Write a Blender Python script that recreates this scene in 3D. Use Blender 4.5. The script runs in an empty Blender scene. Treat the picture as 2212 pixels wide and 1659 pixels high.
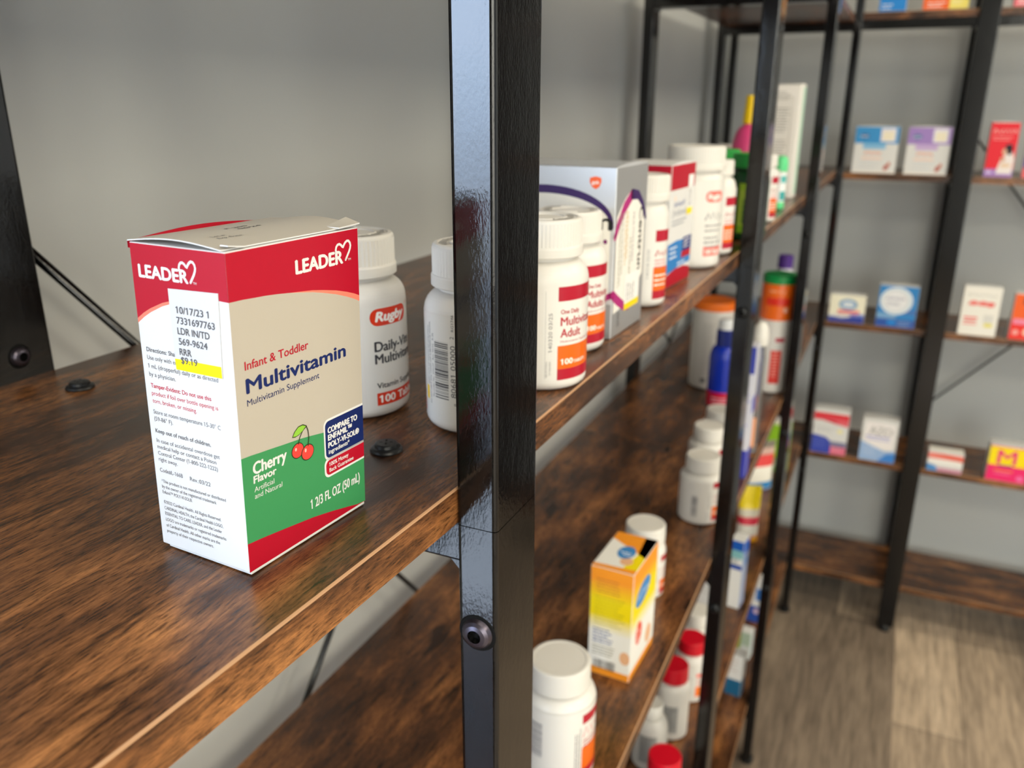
import bpy, bmesh, math, random
from mathutils import Vector, Matrix
from mathutils.geometry import tessellate_polygon
R = math.radians
SC = bpy.context.scene
COL = SC.collection
random.seed(4)
FZ = 1.21                                   # height of the main shelf tier above the floor

# ------------------------------------------------------------------ camera
CM = ((0.4175827753557338, -0.289592091604569, 0.861255505762543),
      (-0.9086335667554706, -0.13633030756539422, 0.3947139326200136),
      (0.003109194660101998, -0.9473914015438476, -0.32006228329709463))
cd = bpy.data.cameras.new('camera')
cam = bpy.data.objects.new('camera', cd); COL.objects.link(cam)
m = Matrix.Identity(4)
for i in range(3):
    m[i][0] = CM[i][0]; m[i][1] = -CM[i][1]; m[i][2] = -CM[i][2]
m.translation = (0, 0, 0.145 + FZ)
cam.matrix_world = m
cd.sensor_width = 36.0
cd.lens = 36.0 * 1785.94 / 2212
cd.clip_start = 0.02
cd.dof.use_dof = True
cd.dof.focus_distance = 0.285
cd.dof.aperture_fstop = 12.5
SC.camera = cam

# ------------------------------------------------------------------ light and exposure
SC.view_settings.view_transform = 'Standard'
SC.view_settings.look = 'None'
SC.view_settings.exposure = -0.28
SC.view_settings.gamma = 1.0
SC.view_settings.use_curve_mapping = False
W = bpy.data.worlds.new('daylight'); SC.world = W; W.use_nodes = True
nt = W.node_tree; nt.nodes.clear()
out = nt.nodes.new('ShaderNodeOutputWorld'); bg = nt.nodes.new('ShaderNodeBackground')
tc = nt.nodes.new('ShaderNodeTexCoord'); sp = nt.nodes.new('ShaderNodeSeparateXYZ')
rp = nt.nodes.new('ShaderNodeValToRGB')
rp.color_ramp.elements[0].position = 0.42; rp.color_ramp.elements[0].color = (0.48, 0.57, 0.70, 1)
rp.color_ramp.elements[1].position = 0.53; rp.color_ramp.elements[1].color = (1.14, 1.46, 1.95, 1)
mp = nt.nodes.new('ShaderNodeMath'); mp.operation = 'MULTIPLY_ADD'; mp.inputs[1].default_value = 0.5; mp.inputs[2].default_value = 0.5
nt.links.new(tc.outputs['Generated'], sp.inputs[0]); nt.links.new(sp.outputs['Z'], mp.inputs[0])
rw = nt.nodes.new('ShaderNodeValToRGB')
rw.color_ramp.elements[0].position = 0.42; rw.color_ramp.elements[0].color = (0.44, 0.42, 0.36, 1)
rw.color_ramp.elements[1].position = 0.54; rw.color_ramp.elements[1].color = (0.76, 0.75, 0.66, 1)
my = nt.nodes.new('ShaderNodeMath'); my.operation = 'MULTIPLY_ADD'; my.inputs[1].default_value = 4.0; my.inputs[2].default_value = 0.5; my.use_clamp = True
mc = nt.nodes.new('ShaderNodeMix'); mc.data_type = 'RGBA'
nt.links.new(sp.outputs['Y'], my.inputs[0]); nt.links.new(my.outputs[0], mc.inputs[0])
nt.links.new(mp.outputs[0], rp.inputs[0]); nt.links.new(mp.outputs[0], rw.inputs[0])
nt.links.new(rw.outputs[0], mc.inputs[6]); nt.links.new(rp.outputs[0], mc.inputs[7]); nt.links.new(mc.outputs[2], bg.inputs[0]); nt.links.new(bg.outputs[0], out.inputs[0])
bg.inputs[1].default_value = 12.0
WX0, WX1, WZ0, WZ1 = -0.95, -0.175, 0.30, 2.20           # shop window in the back wall, left of the shelves
YW, XW, CEIL = 0.476, 2.455, 2.75                       # back wall, right wall, ceiling

def area(name, loc, rot, sx, sy, power, color, portal=False):
    l = bpy.data.lights.new(name, 'AREA'); l.shape = 'RECTANGLE'; l.size = sx; l.size_y = sy
    l.energy = power; l.color = color
    o = bpy.data.objects.new(name, l); COL.objects.link(o); o.location = loc; o.rotation_euler = rot
    if portal: l.cycles.is_portal = True
    return o
area('window_portal', ((WX0 + WX1) / 2, YW + 0.02, (WZ0 + WZ1) / 2), (R(-90), 0, 0), WX1 - WX0, WZ1 - WZ0, 1, (1, 1, 1), True)
LY0, LY1, LZ0, LZ1 = -4.0, -0.8, 0.12, 2.35                 # shop front in the left wall
area('window_portal', (-3.62, (LY0 + LY1) / 2, (LZ0 + LZ1) / 2), (R(90), 0, R(-90)), LY1 - LY0, LZ1 - LZ0, 1, (1, 1, 1), True)
FX0, FX1 = -2.6, -1.9                                     # shop front in the wall opposite the shelves
area('window_portal', ((FX0 + FX1) / 2, -4.62, (LZ0 + LZ1) / 2), (R(90), 0, 0), FX1 - FX0, LZ1 - LZ0, 1, (1, 1, 1), True)
WARM = (1.0, 0.90, 0.70)
for lx in (-1.2, 0.45, 2.0):
    for ly, lw in ((-0.42, 7.0), (-2.2, 41.0)):
        area('ceiling_panel_light', (lx, ly, CEIL - 0.012), (0, 0, 0), 0.60, 1.20, lw * (1.35 if lx < 0 and ly < -1 else 1.0), WARM)

# ------------------------------------------------------------------ materials
def lin(h):
    h = h.lstrip('#'); c = [int(h[i:i + 2], 16) / 255 for i in (0, 2, 4)]
    return tuple((x / 12.92 if x <= 0.04045 else ((x + 0.055) / 1.055) ** 2.4) for x in c)
_mats = {}
def C(hx, rough=0.5, spec=0.4, metal=0.0, trans=0.0, coat=0.0):
    k = (hx, rough, spec, metal, trans, coat)
    if k in _mats: return _mats[k]
    mt = bpy.data.materials.new('paint_' + hx.strip('#')); mt.use_nodes = True
    b = mt.node_tree.nodes['Principled BSDF']
    b.inputs['Base Color'].default_value = (*lin(hx), 1)
    b.inputs['Roughness'].default_value = rough
    b.inputs['Specular IOR Level'].default_value = spec
    b.inputs['Metallic'].default_value = metal
    b.inputs['Transmission Weight'].default_value = trans
    b.inputs['Coat Weight'].default_value = coat
    _mats[k] = mt
    return mt
def P(hx): return C(hx, 0.42, 0.35)                     # printed card
def L_(hx): return C(hx, 0.30, 0.45)                    # printed plastic label
def nm(name):
    mt = bpy.data.materials.new(name); mt.use_nodes = True
    return mt, mt.node_tree, mt.node_tree.nodes['Principled BSDF']
def node(t, ty, **kw):
    n = t.nodes.new(ty)
    for k, v in kw.items(): setattr(n, k, v)
    return n
def ramp(t, stops):
    r = node(t, 'ShaderNodeValToRGB'); e = r.color_ramp.elements
    while len(e) < len(stops): e.new(0.5)
    for i, (p, c) in enumerate(stops):
        e[i].position = p; e[i].color = (*c, 1)
    return r
def noise(t, vec, scale, detail=4, rough=0.55, dist=0.0):
    n = node(t, 'ShaderNodeTexNoise'); n.inputs['Scale'].default_value = scale; n.inputs['Detail'].default_value = detail
    n.inputs['Roughness'].default_value = rough; n.inputs['Distortion'].default_value = dist
    t.links.new(vec, n.inputs['Vector']); return n
def mapping(t, vec, scale):
    mm = node(t, 'ShaderNodeMapping'); mm.inputs['Scale'].default_value = scale
    t.links.new(vec, mm.inputs['Vector']); return mm.outputs[0]
def mixc(t, a, b, fac, mode='MIX'):
    n = node(t, 'ShaderNodeMix', data_type='RGBA', blend_type=mode)
    for s, v in ((6, a), (7, b), (0, fac)):
        if isinstance(v, (int, float)): n.inputs[s].default_value = v
        elif isinstance(v, tuple): n.inputs[s].default_value = (*v, 1)
        else: t.links.new(v, n.inputs[s])
    return n.outputs[2]
def bump(t, b, h, strength, dist=0.001):
    n = node(t, 'ShaderNodeBump'); n.inputs['Strength'].default_value = strength; n.inputs['Distance'].default_value = dist
    t.links.new(h, n.inputs['Height']); t.links.new(n.outputs[0], b.inputs['Normal'])

def wood_material(name, axis, light=1.0):
    mt, t, b = nm(name)
    tc = node(t, 'ShaderNodeTexCoord'); oi = node(t, 'ShaderNodeObjectInfo')
    off = node(t, 'ShaderNodeVectorMath', operation='MULTIPLY_ADD')
    t.links.new(oi.outputs['Random'], off.inputs[0]); off.inputs[1].default_value = (3.0, 5.0, 7.0)
    t.links.new(tc.outputs['Object'], off.inputs[2]); v = off.outputs[0]
    S = (lambda a, c: (a, c, c)) if axis == 'x' else (lambda a, c: (c, a, c))
    warp = noise(t, mapping(t, v, S(7, 22)), 1.0, 3)
    wv = node(t, 'ShaderNodeVectorMath', operation='MULTIPLY_ADD')
    t.links.new(warp.outputs['Color'], wv.inputs[0]); wv.inputs[1].default_value = (0.0, 0.012, 0.0) if axis == 'x' else (0.012, 0, 0)
    t.links.new(v, wv.inputs[2]); v2 = wv.outputs[0]
    big = noise(t, mapping(t, v2, S(8, 26)), 1.0, 4, 0.6)
    mid = noise(t, mapping(t, v2, S(34, 230)), 1.0, 5, 0.62, 0.5)
    fine = noise(t, mapping(t, v2, S(150, 1050)), 1.0, 5, 0.7)
    base = ramp(t, [(0.30, (0.030, 0.0122, 0.0060)), (0.45, (0.084, 0.034, 0.0135)), (0.57, (0.170, 0.068, 0.023)), (0.72, (0.33, 0.140, 0.046))])
    t.links.new(big.outputs[0], base.inputs[0])
    g1 = ramp(t, [(0.30, (0.20, 0.18, 0.17)), (0.43, (0.84, 0.83, 0.82)), (0.66, (1.36, 1.34, 1.28))])
    t.links.new(mid.outputs[0], g1.inputs[0])
    g2 = ramp(t, [(0.34, (0.30, 0.27, 0.25)), (0.48, (0.98, 0.98, 0.98)), (0.66, (1.6, 1.56, 1.48))])
    t.links.new(fine.outputs[0], g2.inputs[0])
    c = mixc(t, base.outputs[0], g1.outputs[0], 1.0, 'MULTIPLY')
    c = mixc(t, c, g2.outputs[0], 1.0, 'MULTIPLY')
    kn = noise(t, mapping(t, v2, S(13, 48)), 1.0, 2, 0.5)
    kr = ramp(t, [(0.64, (1, 1, 1)), (0.72, (0.22, 0.19, 0.18))])
    t.links.new(kn.outputs[0], kr.inputs[0])
    c = mixc(t, c, kr.outputs[0], 1.0, 'MULTIPLY')
    if light != 1.0: c = mixc(t, c, (light, light, light), 1.0, 'MULTIPLY')
    t.links.new(c, b.inputs['Base Color'])
    b.inputs['Roughness'].default_value = 0.27; b.inputs['Specular IOR Level'].default_value = 0.45
    bump(t, b, fine.outputs[0], 0.22, 0.0004)
    return mt
WOOD_X = wood_material('brown_wood_laminate', 'x')
WOOD_Y = wood_material('brown_wood_laminate_crosswise', 'y')
TAN = C('#b98f6a', 0.35, 0.4)  # edge band tan, lightened to paint in the highlight on the bevel

def metal_material():
    mt, t, b = nm('black_gloss_metal')
    b.inputs['Base Color'].default_value = (0.003, 0.003, 0.0034, 1)
    b.inputs['Roughness'].default_value = 0.085; b.inputs['Specular IOR Level'].default_value = 0.5
    tc = node(t, 'ShaderNodeTexCoord')
    n1 = noise(t, mapping(t, tc.outputs['Object'], (900, 900, 420)), 1.0, 3, 0.6)
    n2 = noise(t, mapping(t, tc.outputs['Object'], (160, 160, 60)), 1.0, 2)
    a = node(t, 'ShaderNodeMath', operation='MULTIPLY_ADD'); a.inputs[1].default_value = 1.6
    t.links.new(n2.outputs[0], a.inputs[0]); t.links.new(n1.outputs[0], a.inputs[2])
    bump(t, b, a.outputs[0], 0.13, 0.0004)
    return mt
BLACK = metal_material()
STEEL = C('#5a5560', 0.30, 0.5, 0.85)
BPLASTIC = C('#15171a', 0.38, 0.4)
HOLE = C('#050505', 0.7, 0.2)

def wall_material():
    mt, t, b = nm('grey_wall_paint')
    tc = node(t, 'ShaderNodeTexCoord')
    n = noise(t, tc.outputs['Object'], 260, 3, 0.5)
    b.inputs['Base Color'].default_value = (0.490, 0.508, 0.508, 1); b.inputs['Roughness'].default_value = 0.62
    b.inputs['Specular IOR Level'].default_value = 0.3
    bump(t, b, n.outputs[0], 0.12, 0.001)
    return mt
WALL = wall_material()
CEILM = C('#e8e6e0', 0.9, 0.2)

def floor_material():
    mt, t, b = nm('grey_brown_plank_floor')
    tc = node(t, 'ShaderNodeTexCoord')
    br = node(t, 'ShaderNodeTexBrick'); br.offset = 0.37
    br.inputs['Scale'].default_value = 1.0; br.inputs['Mortar Size'].default_value = 0.0012
    br.inputs['Brick Width'].default_value = 1.1; br.inputs['Row Height'].default_value = 0.15
    br.inputs['Color1'].default_value = (0.05, 0.05, 0.05, 1); br.inputs['Color2'].default_value = (0.95, 0.95, 0.95, 1)
    br.inputs['Mortar'].default_value = (0.0, 0.0, 0.0, 1); br.inputs['Bias'].default_value = 0.0
    t.links.new(tc.outputs['Object'], br.inputs['Vector'])
    n1 = noise(t, mapping(t, tc.outputs['Object'], (2.2, 14, 1)), 1.0, 5, 0.6)
    n2 = noise(t, mapping(t, tc.outputs['Object'], (9, 90, 1)), 1.0, 4, 0.6)
    mx = mixc(t, br.outputs['Color'], n1.outputs['Color'], 0.62)
    r = ramp(t, [(0.22, (0.14, 0.106, 0.080)), (0.45, (0.27, 0.21, 0.155)), (0.62, (0.46, 0.355, 0.255)), (0.8, (0.62, 0.49, 0.36))])
    t.links.new(mx, r.inputs[0])
    g = ramp(t, [(0.3, (0.6, 0.6, 0.6)), (0.52, (1, 1, 1)), (0.7, (1.3, 1.3, 1.3))]); t.links.new(n2.outputs[0], g.inputs[0])
    t.links.new(mixc(t, r.outputs[0], g.outputs[0], 1.0, 'MULTIPLY'), b.inputs['Base Color'])
    b.inputs['Roughness'].default_value = 0.42
    return mt
FLOOR = floor_material()

WHITE = C('#e0ddd7', 0.34, 0.45)           # bottle plastic
CAPW = C('#dedbd4', 0.42, 0.4)
CARD = C('#dfdfde', 0.45, 0.35)            # white card

# ------------------------------------------------------------------ mesh builder
_tc = {}
def glyphs(s, res=4):
    k = (s, res)
    if k not in _tc:
        cu = bpy.data.curves.new('txt', 'FONT'); cu.body = s; cu.size = 1; cu.resolution_u = res
        ob = bpy.data.objects.new('txt', cu)
        me = bpy.data.meshes.new_from_object(ob)
        vs = [(v.co.x, v.co.y) for v in me.vertices]; fs = [tuple(p.vertices) for p in me.polygons]
        x0 = min(v[0] for v in vs)
        for i, chh in enumerate(s):
            if chh != '1': continue
            cu.body = s[:i + 1]; m2 = bpy.data.meshes.new_from_object(ob); xr = max(v.co.x for v in m2.vertices)
            cu.body = '1'; m3 = bpy.data.meshes.new_from_object(ob); sw = max(v.co.x for v in m3.vertices) - min(v.co.x for v in m3.vertices); tp = max(v.co.y for v in m3.vertices)
            nb = len(vs); xl = xr - sw * .6
            vs += [(xl, tp), (xl - .17, tp - .11), (xl - .17, tp - .19), (xl, tp - .09)]; fs.append((nb, nb + 1, nb + 2, nb + 3))
            x0 = min(x0, xl - .17)
            bpy.data.meshes.remove(m2); bpy.data.meshes.remove(m3)
        x1 = max(v[0] for v in vs)
        _tc[k] = ([(v[0] - x0, v[1]) for v in vs], fs, x1 - x0)
        bpy.data.objects.remove(ob); bpy.data.curves.remove(cu); bpy.data.meshes.remove(me)
    return _tc[k]

class MB:
    def __init__(s): s.v = []; s.f = []; s.fm = []; s.sm = []; s.mats = []
    def mi(s, m):
        if m not in s.mats: s.mats.append(m)
        return s.mats.index(m)
    def add(s, vs, fs, m, smooth=False):
        b = len(s.v); s.v += [tuple(v) for v in vs]; i = s.mi(m)
        for f in fs: s.f.append(tuple(b + x for x in f)); s.fm.append(i); s.sm.append(smooth)
    def box(s, x0, x1, y0, y1, z0, z1, m, bev=0.0, seg=2, upright=False):
        bm = bmesh.new()
        r = bmesh.ops.create_cube(bm, size=1)
        for v in bm.verts: v.co = (x0 + (v.co.x + .5) * (x1 - x0), y0 + (v.co.y + .5) * (y1 - y0), z0 + (v.co.z + .5) * (z1 - z0))
        if bev > 0: bmesh.ops.bevel(bm, geom=[e for e in bm.edges if not upright or abs((e.verts[0].co - e.verts[1].co).normalized().z) > .9], offset=bev, segments=seg, affect='EDGES', profile=0.5)
        s.bm(bm, m)
    def bm(s, bm, m, smooth=False, mat4=None):
        bm.verts.index_update()
        vs = [(mat4 @ v.co if mat4 else v.co.copy()) for v in bm.verts]
        s.add(vs, [[v.index for v in f.verts] for f in bm.faces], m, smooth); bm.free()
    def lathe(s, prof, m, n=48, c=(0, 0, 0), smooth=True, cap=True, ridges=0, rd=0.0, mats=None):
        """prof: (r, z) from the bottom up; mats optionally one material per band"""
        rings = []
        for r, z in prof:
            rings.append([(c[0] + r * math.cos(2 * math.pi * i / n), c[1] + r * math.sin(2 * math.pi * i / n), c[2] + z) for i in range(n)])
        for k in range(len(prof) - 1):
            mm = mats[k] if mats else m
            vs = rings[k] + rings[k + 1]
            s.add(vs, [(i, (i + 1) % n, n + (i + 1) % n, n + i) for i in range(n)], mm, smooth)
        if cap:
            s.add(rings[0], [tuple(range(n - 1, -1, -1))], mats[0] if mats else m)
            s.add(rings[-1], [tuple(range(n))], mats[-1] if mats else m)
    def ridged(s, r, dr, z0, z1, m, n=60):
        vs = []
        N = n * 2
        for z in (z0, z1):
            for i in range(N):
                a = 2 * math.pi * i / N; rr = r - (dr if i % 2 else 0)
                vs.append((rr * math.cos(a), rr * math.sin(a), z))
        s.add(vs, [(i, (i + 1) % N, N + (i + 1) % N, N + i) for i in range(N)], m)
    def poly(s, fr, pts, m, lay=1):
        tris = tessellate_polygon([[Vector((x, y, 0)) for x, y in pts]])
        vs = [fr(x, y, lay) for x, y in pts]
        fs = []
        for a, b, c in tris:
            (ax, ay), (bx, by), (cx, cy) = pts[a], pts[b], pts[c]
            ar = (bx - ax) * (cy - ay) - (cx - ax) * (by - ay)
            if abs(ar) < 1e-12: continue
            fs.append((a, b, c) if ar > 0 else (a, c, b))
        if s.curved(fr, min(p[0] for p in pts), min(p[1] for p in pts), max(p[0] for p in pts), max(p[1] for p in pts)):
            P_ = [tuple(p) for p in pts]; stack = fs; fs = []
            while stack:        # split long edges so that the print follows the curve
                t3 = stack.pop(); best = None; bl = 2.0
                for k in range(3):
                    a, b = P_[t3[k]], P_[t3[(k + 1) % 3]]; l = math.hypot(a[0] - b[0], a[1] - b[1])
                    if l > bl: best = k; bl = l
                if best is None: fs.append(t3); continue
                i, j, k = t3[best], t3[(best + 1) % 3], t3[(best + 2) % 3]
                P_.append(((P_[i][0] + P_[j][0]) / 2, (P_[i][1] + P_[j][1]) / 2)); q = len(P_) - 1
                stack += [(i, q, k), (q, j, k)]
            vs = [fr(x, y, lay) for x, y in P_]
        s.add(vs, fs, m)
    def curved(s, fr, x0, y0, x1, y1):
        c = [Vector(fr(x, y, 1)) for x, y in ((x0, y0), (x1, y0), (x1, y1), (x0, y1))]
        return (Vector(fr((x0 + x1) / 2, (y0 + y1) / 2, 1)) - (c[0] + c[1] + c[2] + c[3]) / 4).length > 8e-6
    def rect(s, fr, x0, y0, x1, y1, m, lay=1, n=1):
        if n == 1 and s.curved(fr, x0, y0, x1, y1):
            nx = max(1, int(abs(x1 - x0) / 1.8 + .5)); ny = max(1, int(abs(y1 - y0) / 1.8 + .5)); w = nx + 1
            vs = [fr(x0 + (x1 - x0) * i / nx, y0 + (y1 - y0) * j / ny, lay) for j in range(ny + 1) for i in range(w)]
            s.add(vs, [(j * w + i, j * w + i + 1, (j + 1) * w + i + 1, (j + 1) * w + i) for j in range(ny) for i in range(nx)], m); return
        vs = []; fs = []
        for i in range(n + 1):
            x = x0 + (x1 - x0) * i / n
            vs += [fr(x, y0, lay), fr(x, y1, lay)]
        for i in range(n): fs.append((2 * i, 2 * i + 2, 2 * i + 3, 2 * i + 1))
        s.add(vs, fs, m)
    def rrect(s, fr, x0, y0, x1, y1, r, m, lay=1, k=6):
        pts = []
        for cx, cy, a0 in ((x1 - r, y0 + r, -90), (x1 - r, y1 - r, 0), (x0 + r, y1 - r, 90), (x0 + r, y0 + r, 180)):
            for i in range(k + 1):
                a = R(a0 + 90 * i / k); pts.append((cx + r * math.cos(a), cy + r * math.sin(a)))
        s.poly(fr, pts, m, lay)
    def ell(s, fr, cx, cy, rx, ry, m, lay=1, rot=0, k=28):
        c, sn = math.cos(rot), math.sin(rot)
        s.poly(fr, [(cx + rx * math.cos(t) * c - ry * math.sin(t) * sn, cy + rx * math.cos(t) * sn + ry * math.sin(t) * c)
                    for t in [2 * math.pi * i / k for i in range(k)]], m, lay)
    def stroke(s, fr, pts, w, m, lay=1):
        """round-ended ribbon along a poly-line; w a width or one width per point"""
        n = len(pts); ws = w if isinstance(w, (list, tuple)) else [w] * n
        Lp = []; Rp = []
        for i, (x, y) in enumerate(pts):
            a = pts[max(0, i - 1)]; b = pts[min(n - 1, i + 1)]
            dx, dy = b[0] - a[0], b[1] - a[1]; l = math.hypot(dx, dy) or 1
            Lp.append((x - dy / l * ws[i] / 2, y + dx / l * ws[i] / 2)); Rp.append((x + dy / l * ws[i] / 2, y - dx / l * ws[i] / 2))
        vs = [fr(*p, lay) for p in Lp] + [fr(*p, lay) for p in Rp]
        s.add(vs, [(n + i, n + i + 1, i + 1, i) for i in range(n - 1)], m)
        for (x, y), ww in ((pts[0], ws[0]), (pts[-1], ws[-1])):
            s.ell(fr, x, y, ww / 2, ww / 2, m, lay, k=12)
    def text(s, fr, body, x, y, w, cap, m, lay=2, bold=0.0, slant=0.0, res=4, rot=0.0):
        vs, fs, tw = glyphs(body, res)
        sy = cap / 0.70; sx = (w / tw) if w else sy
        cr, sr = math.cos(rot), math.sin(rot)
        offs = [(0, 0)] if not bold else [(-bold, 0), (bold, 0), (0, bold * .7), (0, -bold * .7), (0, 0)]
        for ci, (ox, oy) in enumerate(offs):
            pl = [(vx * sx + ox + slant * vy * sy, vy * sy + oy) for vx, vy in vs]
            s.add([fr(x + a * cr - b * sr, y + a * sr + b * cr, lay + ci * .08) for a, b in pl], fs, m)
    def heart(s, fr, x, y, h, m, lay=2, wd=1.0):
        """open heart stroke of the logo: starts left, two lobes, long tail to the bottom"""
        pts = [(0.02, .50), (0.00, .64), (.04, .78), (.13, .88), (.25, .90), (.36, .84), (.45, .74), (.50, .70), (.56, .80), (.66, .92), (.78, .99),
               (.90, .97), (.99, .86), (1.02, .72), (.99, .58), (.90, .40), (.78, .22), (.66, .04)]
        s.stroke(fr, [(x + p[0] * h * 1.08, y + p[1] * h) for p in pts], h * 0.13 * wd, m, lay)
    def build(s, name, parent=None, world=False):
        me = bpy.data.meshes.new(name)
        vs = s.v
        if world and parent is not None:
            l = parent.location; vs = [(a - l.x, b - l.y, c - l.z) for a, b, c in vs]
        me.from_pydata(vs, [], s.f); me.update()
        for mt in s.mats: me.materials.append(mt)
        me.polygons.foreach_set('material_index', s.fm); me.polygons.foreach_set('use_smooth', s.sm)
        o = bpy.data.objects.new(name, me); COL.objects.link(o)
        if parent is not None: o.parent = parent
        return o

def flat(o, u, v, k=1.0):
    """frame on a plane: mm coordinates, layers 0.04 mm apart"""
    o = Vector(o); u = Vector(u).normalized(); v = Vector(v)
    n = u.cross(v).normalized()
    return lambda a, b, l: tuple(o + u * (a * .001 * k) + v * (b * .001) + n * (l * 4e-5))
def cyl(r, a0, c=(0, 0), z=0.0, tap=0.0):
    """frame round a cylinder of radius r: u runs to the right seen from outside, u = 0 at angle a0"""
    def f(a, b, l):
        t = a0 + a * .001 / r; rr = r + 1e-4 + l * 5e-5
        return (c[0] + rr * math.cos(t), c[1] + rr * math.sin(t), z + b * .001)
    return f

def tag(o, label, cat, group=None, kind=None):
    if label: o['label'] = label
    if cat: o['category'] = cat
    if group: o['group'] = group
    if kind: o['kind'] = kind
    return o
def thing(name, loc, rz, label, cat, group=None):
    o = bpy.data.objects.new(name, None); COL.objects.link(o)
    o.empty_display_size = 0.02
    o.location = (loc[0], loc[1], loc[2] + FZ + (.0004 if loc[2] > -1.2 else 0)); o.rotation_euler = (0, 0, rz)
    return tag(o, label, cat, group)
def struct(name, mb):
    o = mb.build(name); o['kind'] = 'structure'; return o

# ------------------------------------------------------------------ the room (floor at z = 0)
X0, Y0 = -3.6, -4.6
b = MB(); b.box(X0 - .1, XW + .1, Y0 - .1, YW + .1, -.1, 0, FLOOR); struct('floor', b)
b = MB(); b.box(X0 - .1, XW + .1, Y0 - .1, YW + .1, CEIL, CEIL + .1, CEILM); struct('ceiling', b)
b = MB()
b.box(X0, WX0, YW, YW + .1, 0, CEIL, WALL); b.box(WX1, XW, YW, YW + .1, 0, CEIL, WALL)
b.box(WX0, WX1, YW, YW + .1, 0, WZ0, WALL); b.box(WX0, WX1, YW, YW + .1, WZ1, CEIL, WALL); struct('wall_back', b)
b = MB(); b.box(XW, XW + .1, Y0 - .1, YW + .1, 0, CEIL, WALL); struct('wall_right', b)
b = MB(); b.box(X0 - .1, X0, Y0 - .1, LY0, 0, CEIL, WALL); b.box(X0 - .1, X0, LY1, YW + .1, 0, CEIL, WALL)
b.box(X0 - .1, X0, LY0, LY1, 0, LZ0, WALL); b.box(X0 - .1, X0, LY0, LY1, LZ1, CEIL, WALL); struct('wall_left', b)
b = MB(); b.box(X0, FX0, Y0 - .1, Y0, 0, CEIL, WALL); b.box(FX1, XW, Y0 - .1, Y0, 0, CEIL, WALL)
b.box(FX0, FX1, Y0 - .1, Y0, 0, LZ0, WALL); b.box(FX0, FX1, Y0 - .1, Y0, LZ1, CEIL, WALL); struct('wall_front', b)
ADDED_DOOR = C('#1c1310', 0.55, 0.3)
b = MB(); b.box(XW - .012, XW - .0005, -1.78, -.79, 0.001, 2.16, ADDED_DOOR, .003); b.box(XW - .040, XW - .0125, -1.73, -.84, 0.006, 2.11, ADDED_DOOR, .004); dr = struct('added_dark_door_1', b)  # unseen dark door, added to darken what the near post reflects
b = MB(); b.box(XW - .085, XW - .041, -1.66, -1.64, 1.0, 1.02, C('#8a8c8e', .3, .5, .9)); b.box(XW - .092, XW - .080, -1.66, -1.53, 1.0, 1.02, C('#8a8c8e', .3, .5, .9), .004); b.build('added_door_handle', dr)
ALU = C('#2a2c2e', 0.35, 0.5, 0.3)
b = MB()
for xa, xb, za, zb in ((WX0, WX0 + .05, WZ0, WZ1), (WX1 - .05, WX1, WZ0, WZ1), (WX0, WX1, WZ0, WZ0 + .05), (WX0, WX1, WZ1 - .05, WZ1), (WX0, WX1, 0.78, 0.81)):
    b.box(xa, xb, YW + .035, YW + .085, za, zb, ALU, .004)
wf = struct('window_1', b)
gm, t, bb = nm('window_glass'); t.nodes.remove(bb)
o_ = t.nodes['Material Output']; tr = node(t, 'ShaderNodeBsdfTransparent'); gl = node(t, 'ShaderNodeBsdfGlossy'); gl.inputs['Roughness'].default_value = 0.02
ms = node(t, 'ShaderNodeMixShader')
ms.inputs[0].default_value = 0.04; t.links.new(tr.outputs[0], ms.inputs[1]); t.links.new(gl.outputs[0], ms.inputs[2]); t.links.new(ms.outputs[0], o_.inputs[0])
b = MB(); b.box(WX0 + .04, WX1 - .04, YW + .058, YW + .062, WZ0 + .04, WZ1 - .04, gm); b.build('pane', wf)
b = MB()
for ya, yb, za, zb in ((LY0, LY0 + .05, LZ0, LZ1), (LY1 - .05, LY1, LZ0, LZ1), (LY0, LY1, LZ0, LZ0 + .05), (LY0, LY1, LZ1 - .05, LZ1), (-2.45, -2.40, LZ0, LZ1)):
    b.box(X0 - .085, X0 - .035, ya, yb, za, zb, ALU, .004)
wf = struct('window_2', b)
b = MB(); b.box(X0 - .062, X0 - .058, LY0 + .04, LY1 - .04, LZ0 + .04, LZ1 - .04, gm); b.build('pane', wf)

b = MB()
for xa, xb, za, zb in ((FX0, FX0 + .05, LZ0, LZ1), (FX1 - .05, FX1, LZ0, LZ1), (FX0, FX1, LZ0, LZ0 + .05), (FX0, FX1, LZ1 - .05, LZ1), (FX0, FX1, 1.0, 1.04)):
    b.box(xa, xb, Y0 - .085, Y0 - .035, za, zb, ALU, .004)
wf = struct('window_3', b)
b = MB(); b.box(FX0 + .04, FX1 - .04, Y0 - .062, Y0 - .058, LZ0 + .04, LZ1 - .04, gm); b.build('pane', wf)

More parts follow.
